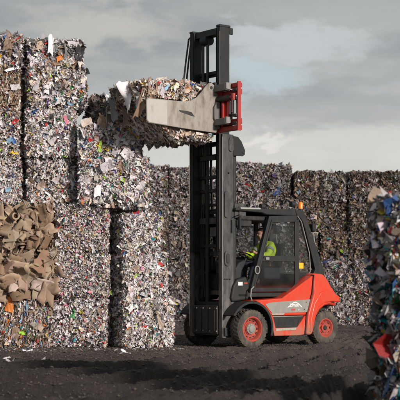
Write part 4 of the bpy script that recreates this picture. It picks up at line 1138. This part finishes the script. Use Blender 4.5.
P = [rel(-1.04, .02, 1.74, .13), rel(-1.08, .02, 1.92, .12), rel(-1.07, .02, 2.10, .135), rel(-1.00, .02, 2.24, .07), rel(-.93, .02, 2.32, .052),
     rel(-.885, .02, 2.39, .074), rel(-.89, .02, 2.46, .09), rel(-.905, .02, 2.53, .07)]
Eg = [(0, 1), (1, 2), (2, 3), (3, 4), (4, 5), (5, 6), (6, 7)]
def add(pt, to):
    P.append(pt); Eg.append((to, len(P) - 1)); return len(P) - 1
# nose, ears
add(rel(-.79, .035, 2.425, .013), 5)
add(rel(-.905, .115, 2.43, .014), 6); add(rel(-.905, -.075, 2.43, .014), 6)
for s_, l0 in ((1, .02), (-1, .02)):
    sh = add(rel(-1.06, l0 + .19 * s_, 2.17, .06), 2)
    el = add(rel(-.86, l0 + .27 * s_, 1.93, .045), sh)
    wr = add(rel(-.60, l0 + .20 * s_, 2.00, .03), el)
    pa = add(rel(-.53, l0 + .18 * s_, 2.03, .028), wr)
    for k in range(4):
        ln = (.032, .037, .034, .027)[k]
        y = l0 + .18 * s_ + (.024 - .016 * k) * s_
        a = add(rel(-.505, y, 2.045 - .002 * k, .0095), pa)
        b2 = add(rel(-.505 + ln, y, 2.03, .009), a)
        c2 = add(rel(-.505 + ln * .9, y, 2.03 - ln, .008), b2)
    a = add(rel(-.53, l0 + .145 * s_, 2.01, .0105), pa); add(rel(-.50, l0 + .135 * s_, 1.99, .0095), a)
    hp = add(rel(-1.0, l0 + .10 * s_, 1.72, .09), 0)
    kn = add(rel(-.60, l0 + .14 * s_, 1.76, .065), hp)
    an = add(rel(-.46, l0 + .14 * s_, 1.34, .042), kn)
    add(rel(-.32, l0 + .14 * s_, 1.27, .04), an)
wx, wy, wz = TW(px_ - .035, py_ + .10, pz_ + .09)
body_ = skin_fig('person', P, Eg, M['skin'])
body_.location = (wx, wy, wz); body_.rotation_euler = (0, 0, TROT)
tag(body_, 'driver in a yellow high visibility jacket, seated in the forklift cab at the wheel', 'person')
J = [rel(-1.06, .02, 1.76, .175), rel(-1.10, .02, 1.93, .175), rel(-1.10, .02, 2.10, .185), rel(-1.01, .02, 2.235, .095)]
Je = [(0, 1), (1, 2), (2, 3)]
def addj(pt, to):
    J.append(pt); Je.append((to, len(J) - 1)); return len(J) - 1
for s_ in (1, -1):
    a = addj(rel(-1.08, .02 + .21 * s_, 2.165, .10), 2); b2 = addj(rel(-.87, .02 + .28 * s_, 1.93, .08), a); addj(rel(-.63, .02 + .205 * s_, 1.995, .05), b2)
jk = skin_fig('hi_vis_jacket', J, Je, M['hivis'], body_)
Tr = [rel(-1.02, .02, 1.72, .14)]; Te = []
for s_ in (1, -1):
    n0 = len(Tr); Tr += [rel(-.98, .02 + .11 * s_, 1.73, .105), rel(-.60, .02 + .145 * s_, 1.765, .08), rel(-.47, .02 + .145 * s_, 1.38, .06)]
    Te += [(0, n0), (n0, n0 + 1), (n0 + 1, n0 + 2)]
skin_fig('trousers', Tr, Te, M['navy'], body_)
for s_ in (1, -1):
    MB().prism([(-.52 - px_, 1.22 - pz_), (-.22 - px_, 1.22 - pz_), (-.22 - px_, 1.27 - pz_), (-.36 - px_, 1.33 - pz_), (-.42 - px_, 1.42 - pz_), (-.52 - px_, 1.42 - pz_)], .14 * s_ - .05, .14 * s_ + .05).build('boot', M['black'], body_, .015, 3)
    e0 = Vector(rel(-1.0, .02 + .225 * s_, 2.09, 0)[:3]); e1 = Vector(rel(-.965, .02 + .24 * s_, 2.05, 0)[:3])
    MB().tube([e0, e1], .100, 18).build('reflective_band', M['reflect'], jk)
    MB().ball(rel(-.812, .02 + .033 * s_ + .005, 2.455, 0)[:3], .010, 8).build('eye', M['hair'], body_)
MB().ball(rel(-.93, .02, 2.505, 0)[:3], .098, 20, (.98, .9, .72)).build('hair', M['hair'], body_)
MB().tube([rel(-1.075, .02, 1.86, 0)[:3], rel(-1.08, .02, 1.91, 0)[:3]], .182, 24).build('reflective_band', M['reflect'], jk)

# ------------------------------------------------------------------ litter lying on the yard
def litter(name, label, cat, px, py, a2, b2, colour, seed, n=1, curl=.6, group=None):
    Y = 1.48 * 1288 / (py - 280); X = at_px(px, Y)
    rng = np.random.default_rng(seed)
    Pn = np.stack([rng.uniform(-a2, a2, n) * .5, rng.uniform(-b2, b2, n) * .5, rng.uniform(.3, .8, n) * b2], -1)
    m = nrm(np.array([[0, -.35, 1.0]]) + rng.normal(0, .45, (n, 3)))
    V_, Q_ = patches(rng, Pn, m, nrm(rng.normal(0, 1, (n, 3)) * [1.5, .6, .2]), np.full(n, a2), np.full(n, b2), curl, .16, 6)
    V_[:, 2] = np.maximum(V_[:, 2], -.01)
    o = bpy.data.objects.new(name, np_mesh(name, V_, Q_, np.repeat(np.array([PAL[colour]] * n) * np.array([[1, 1, 1, .2]]), 36, axis=0), M['scrap'])); link(o)
    o.location = (X, Y, float(ground_z(X, Y))); tag(o, label, cat, group)
litter('plastic_sheet', 'crumpled grey plastic film lying on the mud, larger of the two left of centre', 'plastic film', 28, 367, .13, .06, 'lgrey', 1, 4, 1.0)
litter('plastic_sheet', 'crumpled translucent bag beside the grey film on the mud', 'plastic film', 41, 367, .12, .05, 'lgrey', 2, 4, 1.0)
litter('paper_scrap', 'small white paper scrap on the mud left of the grey film', 'paper scrap', 13, 369, .07, .04, 'white', 3)
litter('paper_scrap', 'flat white paper scrap on the mud at the left edge', 'paper scrap', 3, 363, .10, .03, 'white', 4)
litter('paper_scrap', 'white folded paper lying before the dark gap of the stack', 'paper scrap', 123, 356, .10, .07, 'white', 5, 2)
litter('paper_scrap', 'flat white strip of paper on the ground beside the stack foot', 'paper scrap', 27, 351.5, .12, .03, 'white', 6)
litter('paper_scrap', 'thin white strip of paper lying in front of the pinkish bottom bale', 'paper scrap', 96, 351.5, .13, .03, 'white', 7)
litter('paper_scrap', 'white strip on the lit ground near the right edge', 'paper scrap', 357, 359, .12, .03, 'cream', 8)
litter('paper_scrap', 'small torn scrap lying behind the rear wheel', 'paper scrap', 362, 348, .08, .04, 'white', 9)
litter('paper_scrap', 'small white scrap on the mud in front of the mast', 'paper scrap', 193, 368, .05, .02, 'lgrey', 10)
